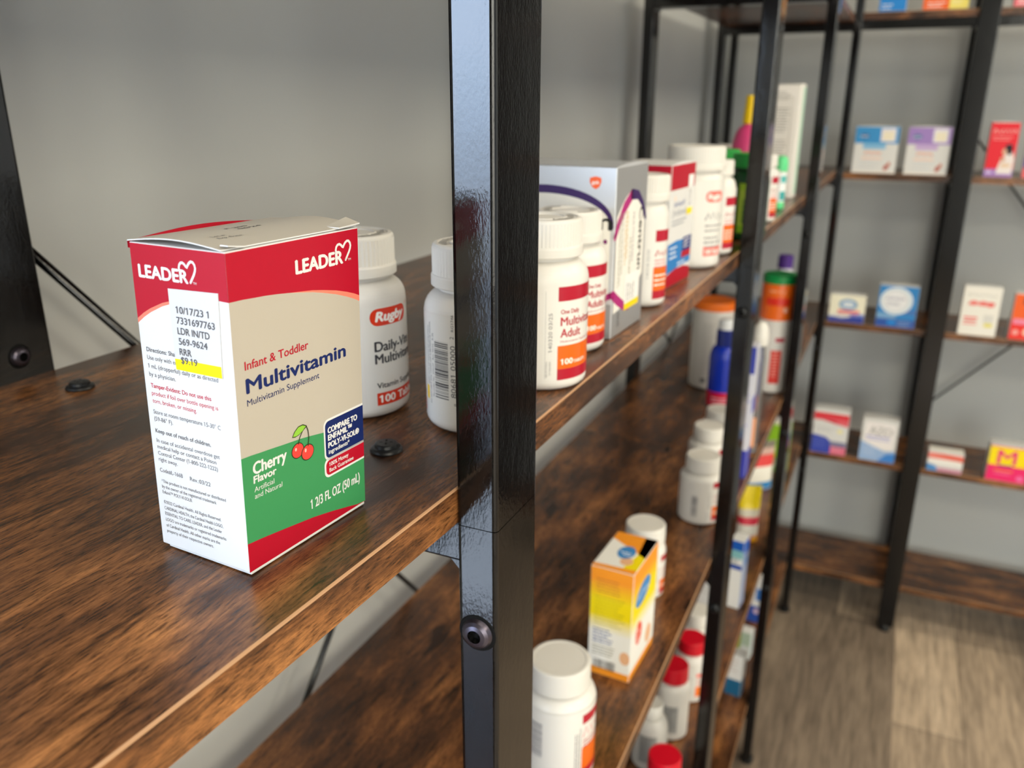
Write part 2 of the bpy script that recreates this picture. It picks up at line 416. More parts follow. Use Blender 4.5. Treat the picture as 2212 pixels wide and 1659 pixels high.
# ------------------------------------------------------------------ the long bookcase
PX = [-0.150, 0.262, 0.8863, 1.5107, 2.1350]
PW, PD = 0.0404, 0.0179                 # post: width along the shelf, depth
Y1 = 0.1266; F = Y1 + PD; DEP = 0.3181; YB = Y1 + DEP
BD = DEP - 2 * PD                       # board depth between the front and rear posts
TH = 0.0155
TIER = [0.337, 0.0, -0.367, -0.700, -1.050]
case = thing('bookcase', (PX[2], F + BD / 2, -FZ), 0, 'long black metal bookcase with brown wood shelves against the back wall', 'bookcase')
def part(name, mb, parent, label=None):
    o = mb.build(name, parent, True)
    if label: o['label'] = label
    return o
def Zs(mb):     # shift a builder written with the main tier at z = 0 into room height
    mb.v = [(x, y, z + FZ) for x, y, z in mb.v]; return mb
def board(st, z, yf=F, wood=WOOD_X, depth=BD):
    """a board with a tan front edge band that carries a painted highlight; st: (x, y offset) stations along its length"""
    e = 0.0008
    pr = [(0, -TH), (0, -e), (.0002, -.0003), (e, 0), (depth, 0), (depth, -TH)]
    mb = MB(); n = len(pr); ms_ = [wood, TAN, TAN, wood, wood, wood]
    for (xa, oa), (xb, ob) in zip(st, st[1:]):
        for k in range(n):
            (ya, za), (yb, zb) = pr[k], pr[(k + 1) % n]
            mb.add([(xa, yf + oa + ya, z + za), (xb, yf + ob + ya, z + za), (xb, yf + ob + yb, z + zb), (xa, yf + oa + yb, z + zb)], [(0, 1, 2, 3)], ms_[k])
    mb.add([(st[0][0], yf + st[0][1] + a, z + c) for a, c in pr], [tuple(range(n))], wood)
    mb.add([(st[-1][0], yf + st[-1][1] + a, z + c) for a, c in pr], [tuple(range(n - 1, -1, -1))], wood)
    return mb
SEAM = 1.2137
for z in TIER:
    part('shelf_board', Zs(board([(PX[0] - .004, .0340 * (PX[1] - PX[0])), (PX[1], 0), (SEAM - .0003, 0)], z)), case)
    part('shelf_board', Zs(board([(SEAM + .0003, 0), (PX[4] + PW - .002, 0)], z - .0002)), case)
def post(x, y):
    zs = [-FZ + .018, TIER[2] - TH - .0003, -TH - .0003, TIER[0] - TH - .0003, 0.70]
    mb = MB()
    for a, c in zip(zs, zs[1:]):
        mb.box(x, x + PW, y, y + PD, a + .0002, c - .0002, BLACK, .0020, 4, True)
    mb.box(x + .003, x + PW - .003, y + .003, y + PD - .003, -FZ + .016, .69, HOLE)
    return Zs(mb)
for i, x in enumerate(PX):
    for y in (Y1, YB - PD):
        po = part('post', post(x, y), case)
        ft = MB(); ft.lathe([(.010, 0), (.013, .001), (.013, .012), (.008, .018), (.005, .020)], BPLASTIC, 20, (x + PW / 2, y + PD / 2, -FZ))
        fo = Zs(ft).build('foot', case, True); fo.parent = po
    for z in TIER:
        mb = MB(); mb.box(x + .002, x + PW - .002, F - .001, YB - PD + .001, z - TH - .0184, z - TH - .0004, BLACK, .0012)
        for yy, sg in ((F, 1), (YB - PD, -1)):      # small welded fillets under the rail ends
            zr = z - TH - .0184
            mb.add([(x + .002, yy - sg * .0003, zr + .0005), (x + .002, yy + sg * .004, zr + .0005), (x + .002, yy - sg * .0003, zr - .004),
                    (x + PW - .002, yy - sg * .0003, zr + .0005), (x + PW - .002, yy + sg * .004, zr + .0005), (x + PW - .002, yy - sg * .0003, zr - .004)],
                   [(0, 1, 2), (3, 5, 4), (1, 4, 5, 2), (0, 3, 4, 1), (0, 2, 5, 3)], BLACK)
        part('side_rail', Zs(mb), case)
def bolt(c, axis, r=.0066, STEEL=STEEL):
    """button head screw with a star socket, facing -x or -y"""
    mb = MB()
    mb.lathe([(r * 1.06, 0), (r * 1.06, .0005), (r, .0012), (r * .93, .0022), (r * .72, .0031), (r * .54, .0034), (r * .46, .0035)], STEEL, 32, cap=False)
    n = 24
    st = [(r * (.46 if i % 4 < 2 else .34) * math.cos(2 * math.pi * i / n), r * (.46 if i % 4 < 2 else .34) * math.sin(2 * math.pi * i / n)) for i in range(n)]
    mb.add([(x, y, .0036) for x, y in st] + [(x * .8, y * .8, .0012) for x, y in st], [(i, (i + 1) % n, n + (i + 1) % n, n + i) for i in range(n)] + [tuple(range(n, 2 * n))], HOLE)
    mb.lathe([(r * 1.30, 0.0), (r * 1.25, .0003), (r * 1.05, .0004)], HOLE, 32, cap=False)
    out_ = []
    for x, y, z in mb.v:
        out_.append((c[0] - z, c[1] + x, c[2] + y) if axis == 'x' else (c[0] + x, c[1] - z, c[2] + y))
    mb.v = out_
    return Zs(mb)
for x in PX:
    for z in (-.0646, TIER[2] - .065, TIER[3] - .065):
        near = x == PX[1]
        part('bolt', bolt((x, Y1 + PD / 2, z), 'x', .0066 if near else .0052, STEEL if near else BPLASTIC), case, 'steel star socket bolt' if near else None)
part('bolt', bolt((.2823, YB - PD, .0133), 'y', .0052), case, 'dark bolt head on the rear post')
for cx, cy in ((.2853, .3860), (.2832, .1907), (PX[2] + .02, .20), (PX[2] + .02, .38), (PX[3] + .02, .38)):
    mb = MB(); r = .0072
    mb.lathe([(r, 0), (r * 1.02, .0006), (r * .97, .0014), (r * .86, .0019), (r * .74, .0021), (r * .70, .0034), (r * .62, .0038), (0.0001, .0040)], BPLASTIC, 36, cap=False)
    fr = flat((cx, cy, .00395), (math.cos(.5), math.sin(.5), 0), (-math.sin(.5), math.cos(.5), 0))
    mb2 = MB(); mb2.add([(x + cx, y + cy, z + .0001) for x, y, z in mb.v], mb.f, BPLASTIC, True)
    for q in (0, 1):
        c4 = [(-.42, -2.9), (.42, -2.9), (.42, 2.9), (-.42, 2.9)]
        mb2.poly(fr, [(y, x) if q else (x, y) for x, y in c4], HOLE, 2 + q)
    part('screw_cap', Zs(mb2), case, 'black plastic screw with a cross slot')
def rod(p, q, r=.0026):
    mb = MB(); p = Vector(p); q = Vector(q); d = (q - p).normalized(); a = d.cross(Vector((0, 1, 0))).normalized(); c = d.cross(a)
    n = 12; vs = []
    for e in (p, q): vs += [e + a * (r * math.cos(2 * math.pi * i / n)) + c * (r * math.sin(2 * math.pi * i / n)) for i in range(n)]
    mb.add(vs, [(i, (i + 1) % n, n + (i + 1) % n, n + i) for i in range(n)] + [tuple(range(n - 1, -1, -1)), tuple(range(n, 2 * n))], BLACK, True)
    return Zs(mb)
YR = YB - .0085
part('brace', rod((PX[1] + .02, YR, .094), (PX[2] + .02, YR, -.620), .0030), case)
part('brace', rod((PX[1] + .02, YR + .0062, -.622), (PX[2] + .02, YR + .0062, .048), .0030), case)
part('brace', rod((PX[3] + .02, YR, -.185), (PX[4] + .02, YR, -.585), .0030), case)
part('brace', rod((PX[3] + .02, YR + .0062, -.585), (PX[4] + .02, YR + .0062, -.185), .0030), case)

# ------------------------------------------------------------------ the bookcase on the right wall
XF = 2.172 + .008; RD = .235
RT = [0.345, -0.006, -0.372, -0.730, -1.075]
RY = [0.446, -0.1437, -0.7500]             # near edge of each pair of posts along y
case2 = thing('bookcase', (XF + RD / 2, -.3, -FZ), 0, 'black metal bookcase with shallow brown shelves on the right wall', 'bookcase')
def board_y(y0, y1, z):
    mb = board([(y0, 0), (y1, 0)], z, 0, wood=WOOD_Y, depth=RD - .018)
    mb.v = [(XF + .006 + yy, -xx, zz) for xx, yy, zz in mb.v]
    return mb
for z in RT:
    for i in range(2):
        ya = RY[i] - (.006 if i == 0 else .0002) + (.0 if i == 0 else .0207); yb_ = RY[i + 1] + .0210
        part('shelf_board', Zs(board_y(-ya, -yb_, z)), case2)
for k, y in enumerate(RY):
    wdt = .0415 if k else .018
    for x in ((XF - .0125, XF + RD - .0125) if k else (XF + RD - .0125,)):
        mb = MB(); mb.box(x, x + .018, y, y + wdt, -FZ + .016, .70, BLACK, .0020, 4, True); po = part('post', Zs(mb), case2)
        ft = MB(); ft.lathe([(.012, 0), (.014, .001), (.014, .012), (.008, .018)], BPLASTIC, 20, (x + .009, y + wdt / 2, -FZ)); fo = Zs(ft).build('foot', case2, True); fo.parent = po
    if k:
        for z in RT:
            mb = MB(); mb.box(XF + .0054, XF + RD - .0124, y + .004, y + .0375, z - TH - .0184, z - TH - .0004, BLACK, .0012); part('side_rail', Zs(mb), case2)
for i in range(2):
    mb = MB(); mb.box(XF + .0062, XF + .020, RY[i + 1] + .0376, RY[i] + (.003 if i else -.01), RT[0] - TH - .0212, RT[0] - TH - .0004, BLACK, .001); part('front_rail', Zs(mb), case2)
XB = XF + RD - .004
part('brace', rod((XB, -.115, .118), (XB, -.74, -.640), .0030), case2)
part('brace', rod((XB + .0062, -.115, -.665), (XB + .0062, -.74, .020), .0030), case2)

# ------------------------------------------------------------------ things on the shelves
RED, NAVY, GREEN = '#b40626', '#10235f', '#3c9258'
INK = '#55565c'
COLLS = '#f0836c'

def bars(mb, fr, x0, y1, w, n, pitch, h, mat, seed=0, lay=2):
    rnd = random.Random(seed)
    for i in range(n):
        x = x0; y = y1 - i * pitch; end = x0 + w * rnd.uniform(.72, 1.0)
        while x < end - h:
            l = rnd.uniform(1.2, 4.0) * h; l = min(l, end - x)
            mb.rect(fr, x, y - h, x + l, y, mat, lay); x += l + h * .55
def squig(mb, fr, x, y, w, h, mat, seed=0, lay=2, th=.16):
    rnd = random.Random(seed); n = max(5, int(w / h * 3.2)); pts = []
    for i in range(n + 1):
        pts.append((x + w * i / n, y + (h * rnd.uniform(.55, 1.0) if i % 2 else h * rnd.uniform(0, .3))))
    mb.stroke(fr, pts, h * th, mat, lay)
def barcode(mb, fr, x0, y0, w, h, mat, seed=1, lay=2, vertical=False):
    rnd = random.Random(seed); x = x0
    while x < x0 + w:
        l = rnd.choice((.3, .3, .6, .9)) * w / 30
        mb.rect(fr, x, y0, min(x + l, x0 + w), y0 + h, mat, lay); x += l + rnd.choice((.35, .5, .8)) * w / 30
def rotfr(fr):      # a frame turned a quarter: its x runs up
    return lambda a, b_, l: fr(-b_, a, l)
def rotfr2(fr):     # a frame turned the other way: its x runs down
    return lambda a, b_, l: fr(b_, -a, l)

# ---- the carton in front: white, crimson and green multivitamin carton
cart = thing('medicine_carton', (.17658, .17368, 0), R(-4.17), 'crimson, white and green multivitamin drops carton with cherries and a price sticker', 'carton')
WF_, WL_, HH = .0592, .0410, .1046
tilt = Vector((.0227, -.0164, 1.0)) ; tilt.normalize()
def cb(x, y, z): return (x + tilt.x * z, y + tilt.y * z, z)
def cbox(x0, x1, y0, y1, z0, z1, mat, bev=.0004):
    mb = MB(); mb.box(x0, x1, y0, y1, z0, z1, mat, bev, 2); mb.v = [cb(*p) for p in mb.v]; return mb
mb = cbox(0, WF_, 0, WL_, .0012, HH, CARD)
FR = flat((0, 0, 0), (1, 0, 0), tilt, WF_ * 1000 / 56.8)
LF = flat((0, WL_, 0), (0, -1, 0), tilt, WL_ * 1000 / 42.8)
fw, fl, hh = 56.8, 42.8, HH * 1000
pc = [P(x) for x in (RED, GREEN, NAVY, COLLS, '#e2e2e0')]; p_red, p_grn, p_nav, p_cor, p_wht = pc
def sample(pts, x):
    for (xa, ya), (xb, yb) in zip(pts, pts[1:]):
        if xa <= x <= xb: return ya + (yb - ya) * (x - xa) / (xb - xa)
    return pts[-1][1]
# front
redlow = [(0, 90.0), (5, 89.9), (9.5, 89.6), (14, 89.35), (18.7, 88.9), (24, 88.25), (28.5, 87.5), (34, 86.5), (38.9, 85.3), (45, 83.6), (50.1, 81.8), (54, 80.2), (fw - .25, 78.9)]
cortop = [(x, y + max(0, (x - 24)) * 2.1 / 32.8) for x, y in redlow]
mb.poly(FR, cortop + [(fw - .25, hh - .3), (0, hh - .3)], p_red, 1)
mb.poly(FR, [p for p in redlow if p[0] > 20] + [p for p in reversed(cortop) if p[0] > 23], p_cor, 1)
gt = [(0, 41.0), (4, 40.7), (7.3, 40.3), (11, 39.95), (15.0, 39.5), (20, 38.95), (25.4, 38.4), (30, 37.7), (35.8, 36.7), (42, 35.6), (fw - .25, 33)]
bt = [(0, 11.6), (6, 10.9), (12.8, 9.9), (20, 8.8), (29.0, 7.4), (38, 5.5), (46.8, 3.3), (52, 1.9), (fw - .25, 1.4)]
mb.poly(FR, bt + list(reversed(gt)), p_grn, 1)
mb.poly(FR, [(0, 1.35)] + [(fw - .3, 1.35)] + list(reversed(bt)), p_red, 1)
p_crm = P('#bbb3a5')
mb.poly(FR, list(reversed(redlow)) + [g for g in gt], p_crm, 1)
mb.text(FR, 'LEADER', 27.0, 93.7, 21.6, 4.3, p_wht, 3, .30)
mb.heart(FR, 45.4, 94.3, 6.6, p_wht, 3)
mb.text(FR, 'TM', 51.2, 94.1, 1.5, .75, p_wht, 3)
mb.text(FR, 'Infant & Toddler', 4.0, 68.4, 26.6, 2.75, p_red, 3, .06)
mb.text(FR, 'Multivitamin', 4.1, 61.0, 44.2, 4.6, p_nav, 3, .24, res=6)
mb.text(FR, 'Multivitamin Supplement', 3.9, 56.9, 31.2, 2.1, p_nav, 3, .0)
# comparison panels with a white outline
def tabpanel(x, ya, yb, r, mat, lay):
    pts = [(fw - .25, ya)]
    n = 7
    a = [(x + r - r * math.sin(R(90) * i / n), yb - r + r * math.cos(R(90) * i / n)) for i in range(n + 1)]
    c = [(x + r - r * math.cos(R(90) * i / n), ya + r - r * math.sin(R(90) * i / n)) for i in range(n + 1)]
    mb.poly(FR, [(fw - .25, ya), (fw - .25, yb)] + a + c, mat, lay)
tabpanel(36.0, 25.6, 40.9, 2.4, p_wht, 2); tabpanel(36.7, 26.4, 40.1, 1.9, p_nav, 3)
tabpanel(35.7, 19.1, 26.4, 2.4, p_wht, 2); tabpanel(36.5, 19.9, 25.5, 1.9, p_red, 3)
for s_, x_, y_, w_, c_, bd in (('COMPARE TO', 38.0, 35.6, 15.2, 2.1, .16), ('ENFAMIL™', 38.0, 32.9, 12.2, 2.1, .14), ('POLY-VI-SOL®', 38.0, 30.1, 16.0, 2.0, .14), ('ingredients*', 38.0, 27.8, 10.8, 1.6, .05)):
    mb.text(FR, s_, x_, y_, w_, c_, p_wht, 4, bd)
mb.text(FR, '100% Money', 38.0, 23.1, 10.0, 1.5, p_wht, 4, .04); mb.text(FR, 'Back Guarantee', 38.0, 20.9, 12.6, 1.5, p_wht, 4, .04)
mb.text(FR, 'Cherry', 4.3, 34.0, 14.0, 4.0, p_wht, 3, .20, rot=-.03); mb.text(FR, 'Flavor', 4.2, 31.0, 9.4, 2.5, p_wht, 3, .13, rot=-.04)
mb.text(FR, 'Artificial', 4.2, 28.0, 8.3, 1.75, p_wht, 3, 0, rot=-.04); mb.text(FR, 'and Natural', 4.2, 25.7, 11.6, 1.75, p_wht, 3, 0, rot=-.05)
mb.text(FR, '1 2/3 FL OZ (50 mL)', 28.2, 10.9, 25.5, 3.6, p_wht, 3, .10)
dk = P('#2c3414'); lf = P('#8fc63f'); ch = P('#e0443c')
mb.ell(FR, 23.5, 34.8, 2.85, 2.75, dk, 3); mb.ell(FR, 23.5, 34.8, 2.55, 2.45, ch, 4)
mb.ell(FR, 27.9, 32.6, 3.0, 2.85, dk, 5); mb.ell(FR, 27.9, 32.6, 2.7, 2.55, ch, 6)
mb.ell(FR, 22.6, 35.5, .45, .6, P('#f7b7ad'), 5); mb.ell(FR, 26.9, 33.6, .45, .7, P('#f7b7ad'), 7)
mb.stroke(FR, [(23.9, 37.0), (24.6, 39.0), (26.0, 40.9), (27.8, 42.0)], .35, dk, 5)
mb.stroke(FR, [(28.2, 34.8), (28.7, 37.6), (28.5, 40.2), (27.8, 42.0)], .35, dk, 7)
leaf = [(21.6, 40.4), (22.6, 41.8), (24.3, 42.9), (26.2, 42.9), (27.7, 42.1), (26.4, 41.1), (24.4, 40.3), (22.9, 40.1)]
mb.poly(FR, [(24.6 + (x - 24.6) * 1.12, 41.5 + (y - 41.5) * 1.2) for x, y in leaf], dk, 4); mb.poly(FR, leaf, lf, 5)
# left side
rl = [(.25, 79.1), (3.5, 81.3), (7.0, 83.2), (12.8, 85.7), (18, 87.2), (23.7, 88.4), (30, 89.4), (38.2, 90.0), (fl, 90.0)]
ct = [(x, y + 1.5 * (1 - x / fl)) for x, y in rl]
mb.poly(LF, ct + [(fl, hh - .3), (.25, hh - .3)], p_red, 1); mb.poly(LF, rl[:-1] + list(reversed(ct[:-1])), p_cor, 1)
mb.text(LF, 'LEADER', 3.5, 94.1, 22.5, 3.9, p_wht, 3, .28); mb.heart(LF, 22.4, 94.2, 6.6, p_wht, 3); mb.text(LF, 'TM', 28.2, 94.0, 1.5, .75, p_wht, 3)
ik = P(INK); rk = P('#c8203e')
for s_, y_, w_, c_, mt_, bd, x_ in (
    ('Directions: Shake well before using.', 70.15, 32.0, 1.45, ik, .03, 2.9), ('Use only with enclosed dropper. Give', 67.5, 32.5, 1.45, ik, 0, 2.8), ('1 mL (dropperful) daily or as directed', 64.7, 32.7, 1.45, ik, 0, 2.8), ('by a physician.', 61.95, 12.8, 1.45, ik, 0, 2.9),
    ('Tamper-Evident: Do not use this', 58.1, 28.5, 1.45, rk, .03, 3.1), ('product if foil over bottle opening is', 55.5, 31.3, 1.45, rk, .0, 3.1), ('torn, broken, or missing.', 52.9, 21.2, 1.45, rk, .0, 3.1),
    ('Store at room temperature 15-30° C', 49.1, 31.9, 1.45, ik, 0, 2.9), ('(59-86° F).', 46.7, 9.2, 1.45, ik, 0, 2.9), ('Keep out of reach of children.', 42.5, 26.6, 1.45, ik, .03, 2.9),
    ('In case of accidental overdose get', 39.1, 30.3, 1.4, ik, 0, 2.9), ('medical help or contact a Poison', 36.9, 28.5, 1.4, ik, 0, 2.9), ('Control Center (1-800-222-1222)', 34.6, 28.9, 1.4, ik, 0, 2.9), ('right away.', 32.4, 9.4, 1.4, ik, 0, 2.9),
    ('Code#L-166B', 28.5, 11.4, 1.45, ik, 0, 2.9), ('Rev.:03/22', 28.4, 9.8, 1.45, ik, 0, 17.8),
    ('*This product is not manufactured or distributed', 24.6, 31.2, 1.2, ik, 0, 3.1), ('by the owner of the registered trademark', 22.6, 26.7, 1.2, ik, 0, 3.0), ('Enfamil™ POLY-VI-SOL®.', 20.6, 14.9, 1.2, ik, 0, 3.0),
    ('©2022 Cardinal Health. All Rights Reserved.', 16.9, 28.1, 1.2, ik, 0, 3.1), ('CARDINAL HEALTH, the Cardinal Health LOGO,', 14.7, 28.8, 1.2, ik, 0, 3.1), ('ESSENTIAL TO CARE, LEADER, and the Leader', 12.6, 28.0, 1.2, ik, 0, 3.1),
    ('LOGO are trademarks or registered trademarks', 10.4, 29.8, 1.2, ik, 0, 3.1), ('of Cardinal Health. All other marks are the', 8.2, 26.6, 1.2, ik, 0, 3.1), ('property of their respective owners.', 6.1, 23.3, 1.2, ik, 0, 3.1)):
    mb.text(LF, s_, x_, y_, w_, c_, mt_, 2, bd, res=3)
mb.build('carton_body', cart)
# back and right panels stay plain crimson over white
mb = MB()
BK = flat((WF_, WL_, 0), (-1, 0, 0), tilt); RT_ = flat((WF_, 0, 0), (0, 1, 0), tilt)
mb.rect(BK, .3, 80, WF_ * 1000 - .3, hh - .3, p_red, 1); mb.build('rear_print', cart)
mb = MB(); mb.rect(RT_, .3, 79, WL_ * 1000 - .3, hh - .3, p_red, 1); mb.build('side_print', cart)
# top flap: a slightly domed sheet with printed lot lines, and its tuck slits
def sheet(x0, x1, y0, y1, zf, th, mat, edge, nx=14, ny=10):
    mb = MB(); top = []; bot = []
    for j in range(ny + 1):
        for i in range(nx + 1):
            x = x0 + (x1 - x0) * i / nx; y = y0 + (y1 - y0) * j / ny; z = zf(i / nx, j / ny)
            top.append(cb(x, y, z + th)); bot.append(cb(x, y, z))
    w = nx + 1
    mb.add(top, [(j * w + i, j * w + i + 1, (j + 1) * w + i + 1, (j + 1) * w + i) for j in range(ny) for i in range(nx)], mat, True)
    mb.add(bot, [(j * w + i, (j + 1) * w + i, (j + 1) * w + i + 1, j * w + i + 1) for j in range(ny) for i in range(nx)], mat, True)
    loop = [i for i in range(w)] + [j * w + nx for j in range(1, ny + 1)] + [ny * w + i for i in range(nx - 1, -1, -1)] + [j * w for j in range(ny - 1, 0, -1)]
    nl = len(loop)
    mb.add([top[k] for k in loop] + [bot[k] for k in loop], [(nl + k, nl + (k + 1) % nl, (k + 1) % nl, k) for k in range(nl)], edge)
    return mb
dome = lambda u, v: HH + .0002 + .0016 * math.sin(math.pi * v) * (1 - .5 * u) + .0024 * max(0, u - .45) ** 1.2 * math.sin(math.pi * min(1, v * 1.25))
CREAM = C('#c6bfb1', .45, .35)
mb = sheet(-.0004, WF_ + .0005, .0012, WL_ + .0002, dome, .0004, CREAM, CARD)
def TF(a, b_, l):
    x = a * .001; y = b_ * .001
    return cb(x, y, dome(max(0, min(1, x / WF_)), max(0, min(1, (y - .0012) / (WL_ - .001)))) + .0004 + l * 6e-5)
TQ = rotfr2(lambda a, b_, l: TF(a, b_, l))
tk = P('#4a4a4c')
def TT(a, b_, l): return TF(a, b_, l)
mb.text(TT, 'Lot #:', 9.0, 14.5, 5.6, 1.5, tk, 2); mb.text(TT, 'Exp. Date:', 9.0, 11.6, 9.6, 1.5, tk, 2)
mb.text(TT, 'F 205', 24.0, 24.5, 9.0, 1.7, tk, 2, .05); mb.text(TT, '06/24', 26.0, 20.8, 9.4, 1.7, tk, 2, .05)
mb.build('top_flap', cart)
mb = sheet(.0012, .0078, -.0002, .0030, lambda u, v: HH + .0014 - .0010 * u, .0004, CREAM, CARD, 4, 3); mb.build('tuck_tab', cart)
mb = sheet(.0490, WF_ + .0006, -.0004, .0056, lambda u, v: HH + .0007 + .0016 * u * v + .0004 * u, .0004, CREAM, CARD, 6, 4); mb.build('tuck_tab', cart)
mb = MB(); mb.box(.0008, WF_ - .0004, .0002, WL_ - .0022, 0.00005, .0012, CARD, .0003); mb.build('bottom_flap', cart)
# rear panel edge standing above the flap
mb = MB()
n = 12
for k in (0, 1):
    pass
vs = []
for i in range(n + 1):
    u = i / n; x = WF_ * u; zt = HH + .0003 + .0016 * math.sin(math.pi * min(1, u * 1.05)) ** 1.3
    vs += [cb(x, WL_ + .0003, HH - .002), cb(x, WL_ + .0003, zt), cb(x, WL_ + .0007, HH - .002), cb(x, WL_ + .0007, zt)]
fs = []
for i in range(n):
    a = 4 * i; c = a + 4
    fs += [(a, c, c + 1, a + 1), (a + 2, a + 3, c + 3, c + 2), (a + 1, c + 1, c + 3, a + 3)]
mb.add(vs, fs, p_red); mb.build('rear_lip', cart)
# price sticker, a little proud of the side
mb = MB()
stf = lambda a, b_, l: LF(a, b_, 6 + l)
spts = [(16.6, 91.7), (38.8, 92.4), (37.8, 66.2), (17.0, 66.1)]
o3 = [LF(x, y, 2) for x, y in spts]; o4 = [LF(x, y, 8) for x, y in spts]
stw = C('#d9dadc', 0.38, 0.4)
mb.add(o3 + o4, [(3, 2, 6, 7), (2, 1, 5, 6), (1, 0, 4, 5), (0, 3, 7, 4), (7, 6, 5, 4)], stw)
mb.poly(stf, [(16.75, 69.7), (37.75, 70.0), (37.75, 66.3), (16.95, 66.2)][::-1], P('#ffe600'), 3)
for s_, x_, y_, w_ in (('10/17/23 1', 19.5, 84.5, 14.6), ('7331697763', 19.4, 81.2, 17.0), ('LDR IN/TD', 19.4, 77.9, 14.3), ('569-9624', 19.5, 74.6, 12.9), ('RRR', 19.4, 71.3, 5.4), ('$9.19', 19.7, 68.6, 7.4)):
    mb.text(stf, s_, x_, y_, w_, 2.15, P('#5a5a5e'), 5, .05)
st = mb.build('price_sticker', cart); st['label'] = 'white price sticker with a yellow band'

# ---- bottles
def ease(r0, z0, r1, z1, n, kind):
    out_ = []
    for i in range(n + 1):
        a = R(90) * i / n
        if kind == 'shoulder': out_.append((r1 + (r0 - r1) * math.cos(a), z0 + (z1 - z0) * math.sin(a)))
        else: out_.append((r0 + (r1 - r0) * math.sin(a), z0 + (z1 - z0) * (1 - math.cos(a))))
    return out_
def bottle(name, label, cat, x, y, z, r, h, caph, capr, print_fn=None, group=None, body=None, cap=None, sh=None, neck=None, ridges=True, n=64, emb=False, flat_top=False, base_r=.005):
    t_ = thing(name, (x, y, z), 0, label, cat, group)
    body = body or WHITE; cap = cap or CAPW
    zc = h - caph; neck = neck or capr * .84; sh = sh or .26 * r * 2
    prof = [(r - base_r * 1.1, 0.0)] + ease(r - base_r, 0.0002, r, base_r, 5, 'base') + [(r, base_r + .001), (r, zc - .002 - sh)] + ease(r, zc - .002 - sh, neck, zc - .002, 9, 'shoulder')[1:] + [(neck, zc - .0018), (neck, zc + .002)]
    mb = MB(); mb.lathe(prof, body, n)
    mb.build('body', t_)
    if print_fn:
        mb = MB(); print_fn(mb, r, math.atan2(-y, -x)); mb.build('label', t_)
    mb = MB()
    rim = min(.0055, caph * .3); e = .0014
    if ridges:
        mb.lathe([(neck, 0.0002), (capr * 1.02 - .0005, 0), (capr * 1.03, .0006), (capr * 1.03, rim - .0008), (capr * 1.015, rim), (capr * .985, rim + .0003)], cap, n, cap=False)
        mb.ridged(capr, capr * .013, rim, caph - e * 1.5, cap, 64)
        mb.lathe([(capr * .975, caph - e * 1.6), (capr * .992, caph - e * 1.5), (capr * .985, caph - e * .8), (capr * .95, caph - e * .2), (capr * .90, caph)], cap, n, cap=False); mb.lathe([(capr * .90, caph), (capr * .86, caph), (capr * .845, caph - .0005)], cap, n, smooth=False, cap=False); mb.lathe([(capr * .84, caph - .00055), (capr * .84, caph - .0005)], cap, n)
    else:
        mb.lathe([(neck, 0.0002), (capr - .0004, 0), (capr, .0005), (capr, caph * .45), (capr * .985, caph - e), (capr * .955, caph - e * .3), (capr * .91, caph)], cap, n, cap=False); mb.lathe([(capr * .91, caph), (capr * .84, caph), (capr * .825, caph - .0004)], cap, n, smooth=False, cap=False); mb.lathe([(capr * .82, caph - .00045), (capr * .82, caph - .0004)], cap, n)
    if emb:      # raised ring and raised closing instructions on the cap
        mb.lathe([(capr * .52, caph - .0005), (capr * .54, caph + .0001), (capr * .58, caph + .0001), (capr * .60, caph - .0005)], cap, n, cap=False)
        for s0, a0, flip in (('PUSH DOWN', 95, 0), ('TO OPEN', 275, 0)):
            for rr in (.70,):
                fr = lambda a, b_, l, a0=a0, rr=rr: ((capr * rr + b_ * .001) * math.cos(R(a0) - a * .001 / (capr * rr)), (capr * rr + b_ * .001) * math.sin(R(a0) - a * .001 / (capr * rr)), caph - .0005 + .0003 * l)
                mb.text(fr, s0, -capr * 1000 * .62, -capr * 1000 * .06, capr * 1000 * 1.25, capr * 1000 * .17, cap, 1, .12, res=2); mb.text(fr, s0, -capr * 1000 * .62, -capr * 1000 * .06, capr * 1000 * 1.25, capr * 1000 * .17, cap, 2, .10, res=2)
    o = mb.build('cap', t_); o.location = (0, 0, zc)
    return t_

def label_sheet(mb, fr, x0, y0, x1, y1, mat, lay=0): mb.rect(fr, x0, y0, x1, y1, mat, lay, 48)
LAB = C('#e1dfd9', 0.28, 0.5)

